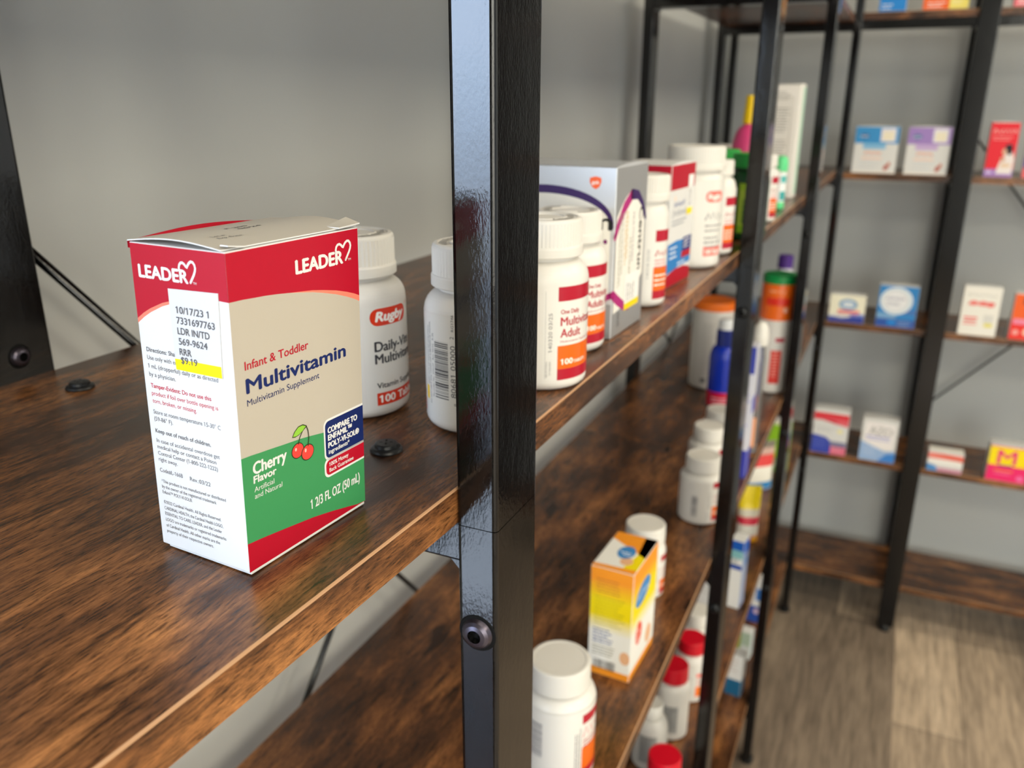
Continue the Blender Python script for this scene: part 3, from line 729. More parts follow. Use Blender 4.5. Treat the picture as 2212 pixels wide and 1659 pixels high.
def rugby_print(turn):
    def f(mb, r, a):
        fr = cyl(r, a + turn)
        label_sheet(mb, fr, 3.2, 5.0, 68, 55.8, LAB, 0)
        rd = L_('#dc3818'); k = L_('#3a3a40'); w = L_('#fbf8f4')
        pts = []
        x0, x1, y0, y1, rr = 6.4, 29.6, 46.3, 54.6, 4.1
        for cx, a0, a1 in ((x1 - rr, -90, 90), (x0 + rr, 90, 270)):
            for i in range(11):
                q = R(a0 + (a1 - a0) * i / 10); pts.append((cx + rr * math.cos(q), (y0 + y1) / 2 + rr * math.sin(q)))
        # finer columns so that the logo follows the curve
        for i in range(16):
            xa = x0 + (x1 - x0) * i / 16; xb = x0 + (x1 - x0) * (i + 1) / 16
            def hgt(x):
                d = min(x - x0, x1 - x); return (y1 - y0) / 2 if d >= rr else math.sqrt(max(0, rr * rr - (rr - d) ** 2))
            c = (y0 + y1) / 2; sub = 4
            for s_ in range(sub):
                u = xa + (xb - xa) * s_ / sub; v = xa + (xb - xa) * (s_ + 1) / sub
                mb.poly(fr, [(u, c - hgt(u)), (v, c - hgt(v)), (v, c + hgt(v)), (u, c + hgt(u))], rd, 1)
        mb.text(fr, 'Rugby', 9.3, 48.5, 17.6, 4.5, w, 2, .35, .22, 6)
        mb.text(fr, '®', 30.2, 53.6, 1.3, 1.3, rd, 2)
        mb.text(fr, 'Daily-Vite', 8.3, 34.0, 25.5, 4.8, k, 1, .22, 0, 6); mb.text(fr, 'Multivitamin', 8.3, 28.0, 31.0, 4.6, k, 1, .22, 0, 6)
        mb.text(fr, 'Vitamin Supplement', 8.6, 15.7, 33.5, 2.7, k, 1, .10, 0, 5)
        mb.rect(fr, 8.3, 7.0, 41.5, 13.3, rd, 1, 20); mb.text(fr, '100 Tablets', 9.6, 8.4, 29.5, 3.7, w, 2, .2, 0, 5)
        # back of the label: bar code with its number, small print running up
        q = rotfr(fr)
        barcode(mb, q, 17, -61.5, 27, 8.3, k, 5, 1)
        mb.text(q, '80681 05000', 18.5, -65.3, 24.5, 2.6, k, 1, 0, 0, 3); mb.text(q, '8', 14.6, -66.2, None, 2.0, k, 1, 0, 0, 3); mb.text(q, '2', 46.0, -64.6, None, 2.0, k, 1, 0, 0, 3)
        mb.text(q, 'RG1746', 49.5, -64.6, 7.5, 1.3, k, 1, 0, 0, 2)
        mb.text(q, 'DO NOT USE IF SEAL UNDER CAP IS BROKEN OR MISSING.', 13, -50.0, 39, 1.15, k, 1, 0, 0, 2); mb.text(q, 'KEEP OUT OF REACH OF CHILDREN.', 22, -48.0, 28, 1.05, k, 1, 0, 0, 2)
        mb.text(q, 'Re-order No. 370127   Rev. 02/22   R-26', 17.0, -52.4, 30, 1.15, k, 1, 0, 0, 2)
        mb.rect(fr, 45.0, 14.5, 47.6, 21, L_('#ffd81a'), 2, 2)
    return f
bottle('pill_bottle', 'white daily multivitamin bottle with a red oval logo right behind the carton', 'bottle', .3271, .2347, 0, .0249, .0872, .0195, .0205, rugby_print(0.0), 'white supplement bottles', emb=True, sh=.0095, n=96)
bottle('pill_bottle', 'white bottle with its bar code turned outward, half behind the near black post', 'bottle', .3341, .1715, 0, .0242, .0860, .0195, .0200, rugby_print(-3.10), 'white supplement bottles', emb=True, sh=.0095, n=96)

def adult_print(turn, words, small=False, k_=1.0):
    def f(mb, r, a):
        fr = cyl(r, a + turn); s = r / .0248 * k_
        def Y(v): return v * s
        red = L_('#b00c28'); org = L_('#e4660a'); w = L_('#fffaf0'); gk = L_('#6c6c72')
        label_sheet(mb, fr, .8 * s, Y(6.5), 62 * s, Y(56.5), LAB, 0)
        mb.rect(fr, 8.6 * s, Y(49.0), 44 * s, Y(56.5), red, 1, 20)
        mb.rect(fr, 8.6 * s, Y(12.5), 44 * s, Y(25.3), org, 1, 20)
        mb.rect(fr, 8.6 * s, Y(6.5), 44 * s, Y(12.5), red, 1, 20)
        ys = (36.0, 29.8)
        if words is None:
            for yy, ww, sd in ((36.0, 18, 3), (29.8, 14, 4)): squig(mb, fr, 10.2 * s, Y(yy), ww * s, Y(5), red, sd, 1, .2)
        for (wd, ww), yy in zip(words or (), ys): mb.text(fr, wd, 10.2 * s, Y(yy), ww * s, Y(4.6), red, 1, .15 * s, 0, 4)
        if words:
            mb.text(fr, 'One Daily', 10.2 * s, Y(42.3), 12 * s, Y(2.3), red, 1, .08, 0, 3)
            mb.text(fr, 'Multivitamin Supplement', 10.2 * s, Y(26.9), 24 * s, Y(1.2), red, 1, 0, 0, 2)
        mb.text(fr, '100', 10.6 * s, Y(15.0), 7.5 * s, Y(3.0), w, 2, .14, 0, 3); mb.text(fr, 'TABLETS', 18.7 * s, Y(15.0), 10 * s, Y(1.6), w, 2, .05, 0, 3)
        q = rotfr(fr)
        mb.text(q, '140320 03/25', 22 * s, -5.6 * s, 21 * s, 2.0 * s, gk, 1, 0, 0, 3)
        mb.text(q, 'KEEP OUT OF REACH', 8.5 * s, -3.2 * s, 8.5 * s, .9 * s, gk, 1, 0, 0, 2); mb.text(q, 'OF CHILDREN', 9.5 * s, -5.0 * s, 7.5 * s, .9 * s, gk, 1, 0, 0, 2)
        # a fine rule round the lot field
        mb.stroke(fr, [(2.0 * s, Y(7.6)), (2.0 * s, Y(54.5))], .12, gk, 1)
        qd = rotfr(fr); barcode(mb, qd, 12 * s, 9.5 * s, 26 * s, 7 * s, gk, 3, 1)
    return f
bottle('pill_bottle', 'white bottle of one daily adult tablets beside the near black post', 'bottle', .4054, .1681, 0, .0248, .0895, .0195, .0208, adult_print(0.0, (('Multivitamin', 31), ('Adult', 13.5))), 'white supplement bottles', emb=True, sh=.0110, n=96)
bottle('pill_bottle', 'white bottle of red labelled adult tablets between another bottle and the silver carton', 'bottle', .4755, .1800, 0, .0238, .0850, .0185, .0198, adult_print(.10, (('Multivitamin', 31), ('Adults 50+', 27))), 'white supplement bottles', emb=True, sh=.0100, n=80)

# ---- cartons
def carton(name, label, x, y, z, rz, w, d, h, print_fn, base=None, group=None, cat='carton', flap=True, emptyname=None):
    """w along the face whose normal is local -y, d along local +y; origin at the front left bottom corner"""
    t_ = thing(name, (x, y, z), rz, label, cat, group)
    base = base or CARD
    mb = MB(); mb.box(0, w, 0, d, 0, h, base, .0005)
    A = flat((0, 0, 0), (1, 0, 0), (0, 0, 1)); B_ = flat((0, d, 0), (0, -1, 0), (0, 0, 1)); T = flat((0, 0, h), (1, 0, 0), (0, 1, 0)); Cr = flat((w, 0, 0), (0, 1, 0), (0, 0, 1))
    print_fn(mb, A, B_, T, Cr, w * 1000, d * 1000, h * 1000)
    mb.build('carton_body', t_)
    if flap:
        m2 = MB(); nx = 8; ps = []
        for i in range(nx + 1):
            u = i / nx; ps.append((.0006 + (w - .0012) * u, h + .0002 + min(.0016, d * .04) * math.sin(math.pi * u)))
        vs = []
        for x_, z_ in ps: vs += [(x_, .0004, z_), (x_, d - .0004, z_), (x_, .0004, h), (x_, d - .0004, h)]
        fs = []
        for i in range(nx):
            a, c = 4 * i, 4 * i + 4
            fs += [(a, c, c + 1, a + 1), (a + 2, c + 2, c, a), (a + 3, a + 1, c + 1, c + 3)]
        m2.add(vs, fs, flap if flap is not True else base)
        m2.build('top_flap', t_)
    return t_
SIL = C('#c9ccd0', 0.28, 0.5, 0.25); SIL2 = C('#9a9b9d', 0.36, 0.5, 0.2)
def silver_print(mb, A, B_, T, Cr, w, d, h):
    pur = P('#3a1f5e'); mag = P('#b02a78'); wt = P('#efece4'); k = P('#16181a'); gy = P('#8d8d88'); ylw = P('#f5d60c')
    # big face (local left side)
    def arch(fr, x0, x1, yb, yt, wd, m1, m2, lay, up=1):
        n = 26; pts = []
        for i in range(n + 1):
            u = i / n; pts.append((x0 + (x1 - x0) * u, yb + (yt - yb) * math.sin(math.pi * u) ** .8 if up > 0 else yb - (yb - yt) * math.sin(math.pi * u) ** .8))
        return pts
    n = 30
    def dome(x0, x1, yb, yt): return [(x0 + (x1 - x0) * (.5 - .5 * math.cos(math.pi * i / n)), yb + (yt - yb) * math.sin(math.pi * i / n) ** .9) for i in range(n + 1)]
    up = dome(2, d - 3, 74, 95); lo = dome(2, d - 3, 30, 18)
    mb.rect(B_, .5, .5, d - .5, 23, SIL2, 1)
    mb.poly(B_, list(reversed(dome(2, d - 3, 73, 93))) + dome(2, d - 3, 30, 20), wt, 2)
    mb.stroke(B_, dome(1.5, d - 2, 72, 94), [2.2 + 3.0 * math.sin(math.pi * i / n) for i in range(n + 1)], pur, 3)
    mb.stroke(B_, [(d * .45, 18), (d * .6, 18.4), (d * .75, 20), (d * .88, 24), (d - .6, 29)], [1, 2, 3, 3.5, 4], mag, 3)
    mb.text(B_, 'Centrum', 11.5, 70.5, d - 13.5, 10.5, k, 4, .5, 0, 4)
    for i, c in enumerate(('#7a2a6a', '#7a2a6a', '#5a2a7a', '#d9a21a')): mb.ell(B_, d - 6.0 - 5.2 * i, 63, 1.4, 1.5, P(c), 4, k=12)
    mb.text(B_, '+', d - 9.5, 44.5, 4, 4, gy, 4, .1)
    mb.rect(B_, d - 22, 8.5, d - 6, 10.5, k, 3)
    # orange blob logo with white letters
    o = P('#f36633')
    blob = [(d - 17.5, 102), (d - 17.7, 99.4), (d - 16.0, 96.3), (d - 13.4, 95.0), (d - 11.2, 96.6), (d - 9.9, 99.6), (d - 10.1, 102), (d - 13.8, 102.9)]
    mb.poly(B_, blob, o, 4); mb.text(B_, 'gsk', d - 16.2, 98.3, 4.9, 2.0, P('#fdf6f0'), 5, .1)
    # narrow face
    mb.rect(A, .5, .5, w - .5, h - .5, SIL2, 1)
    wpts = [(3, 16)] + [(3, 78)] + [(3 + (w - 6) * i / 12, 78 + 14 * math.sin(math.pi * i / 12)) for i in range(1, 12)] + [(w - 3, 78), (w - 3, 34), (w * .45, 19)]
    mb.poly(A, wpts[::-1], wt, 2)
    mb.stroke(A, [(1, 66), (w * .10, 73), (w * .28, 83), (w * .5, 90)], [5, 6, 7.5, 7], mag, 3); mb.stroke(A, [(w * .5, 90), (w * .7, 88.5), (w * .86, 82), (w - 1.2, 72)], [7, 6, 4.6, 4], pur, 3)
    mb.stroke(A, [(1, 29), (w * .16, 24), (w * .36, 18), (w * .52, 15)], [6.5, 6.5, 6, 4], mag, 3)
    q = rotfr2(A)
    mb.text(q, 'Centrum', -80, w * .77, 46, 8.0, k, 4, .3)
    mb.text(q, 'MULTIVITAMIN', -78, w * .56, 32, 2.6, P('#40305e'), 4); mb.text(q, 'MULTIMINERAL', -62, w * .48, 30, 2.6, P('#6a6a50'), 4)
    bars(mb, q, -80, w * .26, 52, 3, 3.2, 1.0, P('#9a9a88'), 3, 4); bars(mb, q, -80, w * .40, 40, 2, 3.2, 1.2, P('#c8a24a'), 4, 4)
    # small price label
    mb.rect(A, w * .38, 18.0, w * .86, 38, P('#f2f1ee'), 5); mb.rect(A, w * .38, 14.2, w * .86, 18.6, ylw, 6); bars(mb, rotfr(A), 20, -w * .45, 15, 4, 4.4, 1.2, P('#77777a'), 7, 6)
    bars(mb, rotfr(A), 6, -w * .18, 12, 2, 2.6, 1.0, P('#5a5a5a'), 9, 4)
carton('medicine_carton', 'large silver and white multivitamin carton with a purple arch', .4982, .1582, 0, R(-1.9), .0620, .0950, .1085, silver_print, SIL)

def teen_print(mb, A, B_, T, Cr, w, d, h):
    blu = P('#2b7fc6'); red = P(RED); nav = P('#2c4a94'); gy = P('#8a8f9a'); k = P(INK)
    mb.rect(A, .4, h * .80, w - .4, h - .4, red, 1); mb.rect(B_, .4, h * .80, d - .4, h - .4, red, 1)
    mb.poly(A, [(.4, 12), (w - .4, 15), (w - .4, 36), (w * .7, 36.5), (w * .35, 37.5), (.4, 36)], blu, 1)
    mb.poly(A, [(.4, .4), (w - .4, .4), (w - .4, 10), (w * .7, 13.5), (w * .4, 14), (.4, 11)], red, 2)
    squig(mb, A, w * .14, h * .575, w * .55, 7, gy, 1, 2, .2); squig(mb, A, w * .18, h * .655, w * .42, 5, nav, 2, 2, .24)
    bars(mb, A, w * .12, h * .55, w * .6, 2, 3, 1.1, gy, 2)
    mb.ell(A, w * .2, h * .73, 2.2, 2.2, P('#f3d9c8'), 2)
    mb.rect(A, w * .62, 26, w - .5, 38, P('#1d2f78'), 3); mb.rect(A, w * .60, 20.5, w - .5, 26, red, 3); bars(mb, A, w * .66, 36, w * .3, 3, 3, 1, P('#f4f4f4'), 5, 4)
    bars(mb, A, w * .1, 33, w * .3, 3, 4, 1.4, P('#eef4fa'), 6, 3); bars(mb, A, w * .45, 18, w * .4, 2, 3, 1.4, P('#dfe9f4'), 8, 3)
    mb.heart(B_, d * .35, h * .86, 7, P('#f6ded8'), 3); bars(mb, B_, d * .12, h * .72, d * .7, 9, 5.5, 1.2, k, 9)
    mb.rect(A, w * .72, h * .585, w * .93, h * .90, P('#f2f2f0'), 4); mb.rect(A, w * .70, h * .57, w * .93, h * .625, P('#f7e014'), 5); bars(mb, rotfr(A), h * .64, -w * .76, h * .22, 3, 3.4, 1.1, k, 3, 5)
carton('medicine_carton', 'crimson and white vitamin carton with a blue lower panel', .6641, .1657, 0, R(-4.0), .0640, .0410, .0995, teen_print)

def zinc_print(mb, r, a):
    fr = cyl(r, a + .30); s = r / .018
    red = L_('#b00c28'); org = L_('#e4660a'); w = L_('#fffaf0'); gk = L_('#8a8a90')
    label_sheet(mb, fr, -3 * s, 6, 40 * s, 66, LAB, 0)
    mb.rect(fr, 3.6 * s, 49.5, 26 * s, 58, red, 1, 16); mb.rect(fr, 3.0 * s, 12.8, 26 * s, 30.5, org, 1, 16); mb.rect(fr, 3.0 * s, 6.6, 26 * s, 12.8, red, 1, 16)
    squig(mb, fr, 4.2 * s, 38.5, 15 * s, 5.6, red, 12, 1, .2); bars(mb, fr, 3.8 * s, 36.2, 16 * s, 3, 2.5, .9, L_('#d8606a'), 3, 1)
    bars(mb, fr, 4.2 * s, 25, 15 * s, 3, 3.6, 1.1, w, 5, 2)
    mb.text(rotfr(fr), '140318 02/25', 22, .5, 22, 1.9, gk, 1, 0, 0, 2)
bottle('pill_bottle', 'slim white bottle with an orange block standing right of the silver carton', 'bottle', .6092, .1703, 0, .0178, .0970, .0190, .0170, zinc_print, 'white supplement bottles', ridges=True, sh=.0150, neck=.0135, n=64)

def coral_print(mb, r, a):
    fr = cyl(r, a + .12); cr = L_('#f2766a'); gk = L_('#7c7c80')
    label_sheet(mb, fr, -12, 8, 60, 80, LAB, 0)
    mb.rrect(fr, 8, 61, 29, 71, 4.6, cr, 1, 4); mb.text(fr, 'Rugby', 10.5, 64, 15.5, 4.4, L_('#fff4ee'), 2, .3, .2)
    squig(mb, fr, 9, 44, 22, 8, gk, 5, 1, .16); bars(mb, fr, 9, 40.5, 24, 2, 4.5, 1.3, gk, 2, 1); bars(mb, fr, 9, 29.5, 24, 3, 4.2, 1.5, gk, 4, 1)
    mb.rect(fr, 9, 12, 34, 20.5, cr, 1, 12); mb.text(fr, '100 Tablets', 11, 14, 21, 4, L_('#fff4ee'), 2, .15)
bottle('pill_bottle', 'largest white bottle on the upper shelf, wide capped with a coral logo', 'bottle', .7888, .1749, 0, .0270, .1100, .0215, .0262, coral_print, 'white supplement bottles', ridges=True, sh=.0130, n=72)
bottle('pill_bottle', 'white bottle with red and orange bands in front of the green bottles', 'bottle', .8644, .1676, 0, .0182, .0935, .0150, .0140, zinc_print, 'white supplement bottles', sh=.0170, n=56)

GRN = C('#0a4a1e', 0.14, 0.5, 0.0, 0.15); GCAP = C('#1fa03c', 0.35, 0.45)
def lime_print(mb, r, a):
    fr = cyl(r, a - .55); lm = L_('#b6d44a'); dg = L_('#3f7a2c')
    mb.rect(fr, 2, 9, 38, 63, lm, 1, 24); mb.rect(fr, 2, 9, 38, 17, L_('#8cc61e'), 2, 20); mb.rect(fr, 2, 56, 38, 63, L_('#a4cf2e'), 2, 20)
    bars(mb, rotfr(fr), 20, -7, 34, 3, 5, 1.6, dg, 3, 3); mb.rect(fr, 15, 50, 22, 57, L_('#3c5a96'), 3, 3); bars(mb, rotfr(fr), 20, -24, 34, 3, 4, 1.2, dg, 5, 3)
BLK2 = C('#16201a', 0.3, 0.4)
def green_bottle(label, x, y):
    t_ = bottle('green_bottle', label, 'bottle', x, y, 0, .0223, .0945, .0155, .0200, lime_print, 'green capped bottles', body=GRN, cap=GCAP, sh=.0150, neck=.0175, n=56)
    mb = MB(); mb.lathe([(.0178, 0), (.0186, .0008), (.0186, .0058), (.0178, .0066)], BLK2, 40, (0, 0, .0710)); mb.build('neck_band', t_)
green_bottle('dark green bottle with a green cap and lime label beside the second front post', .9781, .1553)
green_bottle('green capped bottle mostly hidden behind another green bottle', 1.055, .2010)

# pink liquid with a tall yellow spout
PINK = C('#d8467e', 0.3, 0.45)
t_ = thing('spout_bottle', (1.235, .203, 0), 0, 'pink bottle with a tall yellow spout cap behind the green bottles', 'bottle')
mb = MB(); mb.lathe([(.018, 0)] + ease(.018, .0002, .0225, .004, 4, 'base') + [(.0225, .078)] + ease(.0225, .078, .0085, .118, 9, 'shoulder')[1:] + [(.0080, .122)], PINK, 40); mb.build('body', t_)
mb = MB(); mb.lathe([(.0085, .1205), (.0100, .121), (.0092, .133), (.0080, .146), (.0076, .156), (.0070, .158)], C('#f0c800', 0.35, 0.4), 32); mb.build('cap', t_)
t_ = bottle('pill_bottle', 'pale rounded bottle top peeking beside the pink bottle', 'bottle', 1.285, .2420, 0, .0160, .0900, .0120, .0130, None, 'white supplement bottles', sh=.016, ridges=False, n=40)

# past the second post on the top tier
bottle('pill_bottle', 'white bottle with red and orange label just past the second front post', 'bottle', 1.1406, .1602, 0, .0155, .0850, .0150, .0120, zinc_print, 'white supplement bottles', sh=.014, n=48)
t_ = thing('ointment_tube', (1.2920, .1620, 0), R(100), 'small mint capped tube standing past the second front post', 'tube')
MINT = C('#5fd98e', 0.35, 0.4)
mb = MB(); mb.lathe([(.0080, .0102), (.0088, .011), (.0088, .050), (.0078, .054)], C('#eef3f1', 0.3, 0.4), 36)
fr = cyl(.0088, math.atan2(-.162, -1.292) - R(100)); mb.rect(fr, 1.5, 13, 13, 26, L_('#2fa7a6'), 1, 8); mb.rect(fr, 1.5, 38, 13, 48, L_('#4db6b2'), 1, 8); bars(mb, fr, -7, 46, 8, 7, 4, 1.4, L_('#b9c7c5'), 2, 1)
mb.build('tube_body', t_)
mb = MB(); mb.lathe([(.0078, 0), (.0090, .0012), (.0090, .009), (.0084, .0102)], MINT, 36); mb.build('foot_ring', t_)
mb = MB(); mb.lathe([(.0088, .0535), (.0096, .0545), (.0096, .066), (.0078, .0735), (.0040, .0755), (.0002, .0757)], MINT, 36, cap=False); mb.build('cap', t_)
def pens_print(mb, A, B_, T, Cr, w, d, h):
    mb.rect(B_, .4, .4, d * .36, h - 18, P('#b487c8'), 1); mb.rect(B_, d * .36, .4, d * .62, h - .4, P('#2a3f9e'), 1); mb.rect(B_, d * .62, .4, d - .4, h - 10, P('#c9c8e2'), 1)
    mb.rect(B_, d * .1, h - 18, d - .4, h - .4, P('#2a3f9e'), 2); mb.rect(A, .4, .4, w - .4, h - .4, P('#c9c8e2'), 1)
carton('medicine_carton', 'slim purple, blue and lavender carton behind the mint capped tube', 1.487, .1860, 0, 0, .012, .0215, .1150, pens_print, flap=False)
def tall_print(mb, A, B_, T, Cr, w, d, h):
    k = P('#8c8a84')
    mb.rect(B_, d * .10, h * .06, d * .86, h * .90, P('#e4e1da'), 1)
    bars(mb, B_, d * .16, h * .94, d * .62, 4, 3.4, 1.2, k, 1); bars(mb, B_, d * .16, h * .80, d * .60, 9, 4.4, 1.4, k, 2, 3); bars(mb, B_, d * .16, h * .52, d * .60, 16, 4.4, 1.2, k, 6, 3)
    mb.stroke(B_, [(d * .8, h * .08), (d * .8, h * .80), (d * .14, h * .80)], .5, k, 3)
    mb.rect(A, w * .55, 5, w - .5, h - 3, P('#b9dcc8'), 1)
carton('medicine_carton', 'tallest white text printed carton beside the third front post', 1.4480, .1640, 0, R(-4), .0480, .0540, .1760, tall_print, C('#efece6', .45, .35))

# ---- second tier
ZB_ = TIER[2]
def st_print(mb, r, a):
    fr = cyl(r, a + .02); red = L_('#b00c28'); org = L_('#e4660a'); k = L_('#77777c'); s = r / .0294
    label_sheet(mb, fr, -60 * s, 6, 40 * s, 71, LAB, 0)
    mb.rect(fr, 19.5, 57.5, 52, 66, red, 1, 14); squig(mb, fr, 20.5, 45, 24, 9, L_('#e48a90'), 8, 1, .16); bars(mb, fr, 20.5, 42, 26, 3, 3, 1.2, red, 2, 1)
    mb.rect(fr, 19.5, 14, 52, 35, org, 1, 14); mb.rect(fr, 19.5, 7, 52, 14, red, 1, 14)
    barcode(mb, rotfr(fr), 27, 13.5, 32, 12.5, k, 4, 1); bars(mb, rotfr(fr), 10, -13, 46, 3, 2.2, .9, k, 5, 1)
bottle('pill_bottle', 'big white bottle with a bare cap nearest on the second shelf', 'bottle', .5120, .1922, ZB_, .0294, .1010, .0200, .0243, st_print, 'white supplement bottles', ridges=False, sh=.0120, n=72)
def yellow_print(mb, A, B_, T, Cr, w, d, h):
    org = P('#f59a2a'); yl = P('#f4dc10'); wt = P('#efeee8'); blu = P('#3f87c8'); red = P('#e2452e'); k = P('#8a8870'); pe = P('#e8b48a'); nv = P('#5a6a9a')
    for fr, ww in ((B_, d), (A, w)):
        mb.rect(fr, .4, h * .82, ww - .4, h - .4, org, 1); mb.rect(fr, .4, h * .52, ww - .4, h * .82, yl, 1); mb.rect(fr, .4, h * .07, ww - .4, h * .52, wt, 1); mb.rect(fr, .4, .4, ww - .4, h * .07, org, 1)
        n = 10
        for i in range(n):   # printed colour blend between the bands
            c0 = lin('#f59a2a'); c1 = lin('#f4dc10'); c2 = lin('#efeee8')
            for (ya, yb, ca, cb_) in ((h * .70, h * .90, c1, c0), (h * .40, h * .58, c2, c1)):
                u = i / (n - 1); cc = [ca[j] + (cb_[j] - ca[j]) * u for j in range(3)]
                key = 'blend%d%d' % (i, int(ya)); mt = _mats.get(key)
                if mt is None:
                    mt, tt, b_ = nm('printed_blend'); b_.inputs['Base Color'].default_value = (*cc, 1); b_.inputs['Roughness'].default_value = .42; _mats[key] = mt
                mb.rect(fr, .4, ya + (yb - ya) * i / n, ww - .4, ya + (yb - ya) * (i + 1) / n, mt, 2)
    bars(mb, B_, d * .14, h * .90, d * .70, 5, 3.3, 1.0, P('#c07838'), 1, 3); bars(mb, B_, d * .12, h * .74, d * .74, 9, 3.6, 1.0, P('#b8ae28'), 2, 3); bars(mb, B_, d * .1, h * .44, d * .5, 5, 3.4, 1.4, nv, 4, 3)
    bars(mb, B_, d * .1, h * .28, d * .6, 4, 3.0, 1.0, k, 5, 3)
    barcode(mb, B_, d * .14, h * .06, d * .52, 10, P('#3a3a3a'), 3, 3)
    mb.ell(B_, d * .88, h * .22, 5, 7, pe, 3)
    mb.ell(A, w * .42, h * .72, w * .30, 11, blu, 3, .2); squig(mb, A, w * .20, h * .69, w * .44, 7, P('#dbe8f6'), 4, 4, .2)
    mb.ell(A, w * .32, h * .36, 9, 12, red, 3); bars(mb, A, w * .18, h * .42, 15, 4, 4.5, 1.6, P('#fbe9dc'), 8, 4); mb.ell(A, w * .75, h * .2, 8, 10, pe, 3)
    # top
    mb.rect(T, .5, .5, w - .5, d - .5, wt, 1); mb.poly(T, [(.5, .5), (w - .5, .5), (w - .5, d * .30), (w * .5, d * .22), (.5, d * .36)], yl, 2); mb.poly(T, [(w * .45, .5), (w - .5, .5), (w - .5, d - .5), (w * .80, d - .5)], org, 2); mb.poly(T, [(.5, .5), (w * .12, .5), (w * .08, d - .5), (.5, d - .5)], org, 3)
    mb.ell(T, w * .50, d * .48, w * .17, d * .20, blu, 4); bars(mb, rotfr(T), d * .36, -w * .42, d * .26, 2, 4, 1.6, P('#eef4fb'), 9, 5); mb.ell(T, w * .28, d * .35, 7, 6, pe, 3)
carton('medicine_carton', 'yellow and orange carton with a blue oval logo on the second shelf', .6292, .1680, ZB_, R(-2.5), .0705, .0412, .1150, yellow_print, flap=False)
bottle('pill_bottle', 'white bottle standing right behind the yellow and orange carton', 'bottle', .7869, .2007, ZB_, .0232, .0840, .0190, .0215, adult_print(.55, None), 'white supplement bottles', ridges=False, sh=.012, n=56)
bottle('pill_bottle', 'front white bottle of three in a row left of the second front post', 'bottle', .9887, .1824, ZB_, .0278, .0880, .0190, .0218, adult_print(.25, None, k_=.95), 'white supplement bottles', ridges=False, sh=.0085, n=56)
bottle('pill_bottle', 'middle white bottle of three in a row left of the second front post', 'bottle', 1.0987, .1974, ZB_, .0275, .0870, .0190, .0218, adult_print(.25, None, k_=.95), 'white supplement bottles', ridges=False, sh=.0085, n=48)
bottle('pill_bottle', 'rear white bottle of three in a row, below the blue bottle', 'bottle', 1.2204, .2040, ZB_, .0275, .0690, .0150, .0225, None, 'white supplement bottles', ridges=False, sh=.0085, n=48)
t_ = thing('ridged_neck_bottle', (1.4274, .2440, ZB_), 0, 'deep blue bottle with a crimson base and ridged neck on the second shelf', 'bottle')
BLUE = C('#0a2fb0', 0.22, 0.5); r = .0235
mb = MB(); mb.lathe([(r * .98, .030), (r, .0305), (r, .088)] + ease(r, .088, .0135, .112, 8, 'shoulder')[1:], BLUE, 44); mb.build('body', t_)
mb = MB(); mb.lathe([(.018, 0), (.0215, .002), (r * 1.02, .004), (r * 1.02, .029), (r * .97, .031)], C('#d0103e', .3, .4), 44)
fr = cyl(r * 1.02, math.atan2(-.244, -1.427)); bars(mb, fr, -16, 21, 30, 2, 6, 2.2, L_('#f3c0cc'), 2, 1); mb.build('base_band', t_)
mb = MB(); mb.ridged(.0145, .0008, .112, .140, C('#0a2072', .35, .4), 30); mb.lathe([(.0145, .140), (.0130, .142), (.0002, .142)], C('#0a2072', .35, .4), 44, cap=False); mb.lathe([(.0125, .142), (.0125, .156), (.0110, .1595), (.0002, .1598)], C('#dfe2e6', .35, .4), 36, cap=False); mb.build('cap', t_)
def wipes_print(mb, r, a):
    fr = cyl(r, a - .55); bars(mb, fr, 2, 128, 26, 26, 4.2, 1.4, L_('#b9b8b2'), 2, 1); mb.rect(fr, 4, 14, 14, 22, L_('#6a6a6a'), 1, 4)
t_ = thing('canister', (1.5400, .2860, ZB_), 0, 'tall white canister with an orange lid at the back of the second shelf', 'canister')
r = .0398
mb = MB(); mb.lathe([(r - .006, 0)] + ease(r - .005, .0002, r, .005, 4, 'base') + [(r, .150), (r - .001, .1515)], WHITE, 56); wipes_print(mb, r, math.atan2(-.286, -1.54)); mb.build('body', t_)
mb = MB(); mb.ridged(r * .985, .0007, .1505, .164, C('#f07418', .4, .4), 60); mb.lathe([(r * .97, .164), (r * .95, .1668), (r * .80, .1675), (.0002, .167)], C('#f07418', .4, .4), 48, cap=False); mb.build('lid', t_)
# past the second post
t_ = thing('canister', (1.5600, .1760, ZB_), 0, 'orange topped canister with a green lid between the second and third posts', 'canister')
r = .0300
mb = MB(); mb.lathe([(r - .006, 0)] + ease(r - .005, .0002, r, .006, 4, 'base') + [(r, .140)], WHITE, 52)
fr = cyl(r, math.atan2(-.176, -1.56)); rd = L_('#d42a20')
mb.rect(fr, -4, 20, 16, 84, rd, 1, 10); mb.rect(fr, 2, 100, 20, 108, L_('#b01838'), 1, 8); bars(mb, fr, 2, 97, 16, 4, 3.6, 1.4, L_('#a9a9a9'), 3, 1); bars(mb, fr, -2, 78, 16, 8, 6, 1.6, L_('#f0b0a0'), 5, 2); mb.build('body', t_)
mb = MB(); mb.lathe([(r * 1.01, .140), (r * 1.02, .141), (r * 1.02, .200), (r * .98, .206)], C('#f06a14', .3, .45), 52)
fr = cyl(r * 1.02, math.atan2(-.176, -1.56)); mb.rect(fr, -22, 168, 22, 182, L_('#e02c18'), 1, 16); bars(mb, fr, -18, 196, 30, 1, 5, 4, L_('#f7a070'), 2, 2); mb.ell(fr, 14, 160, 4, 5, L_('#f9c0a8'), 2); mb.build('shrink_band', t_)
mb = MB(); mb.lathe([(r * .98, .206), (r * 1.03, .207), (r * 1.03, .219), (r * .98, .222), (.0002, .2224)], C('#0c8a44', .4, .4), 52, cap=False); mb.build('lid', t_)
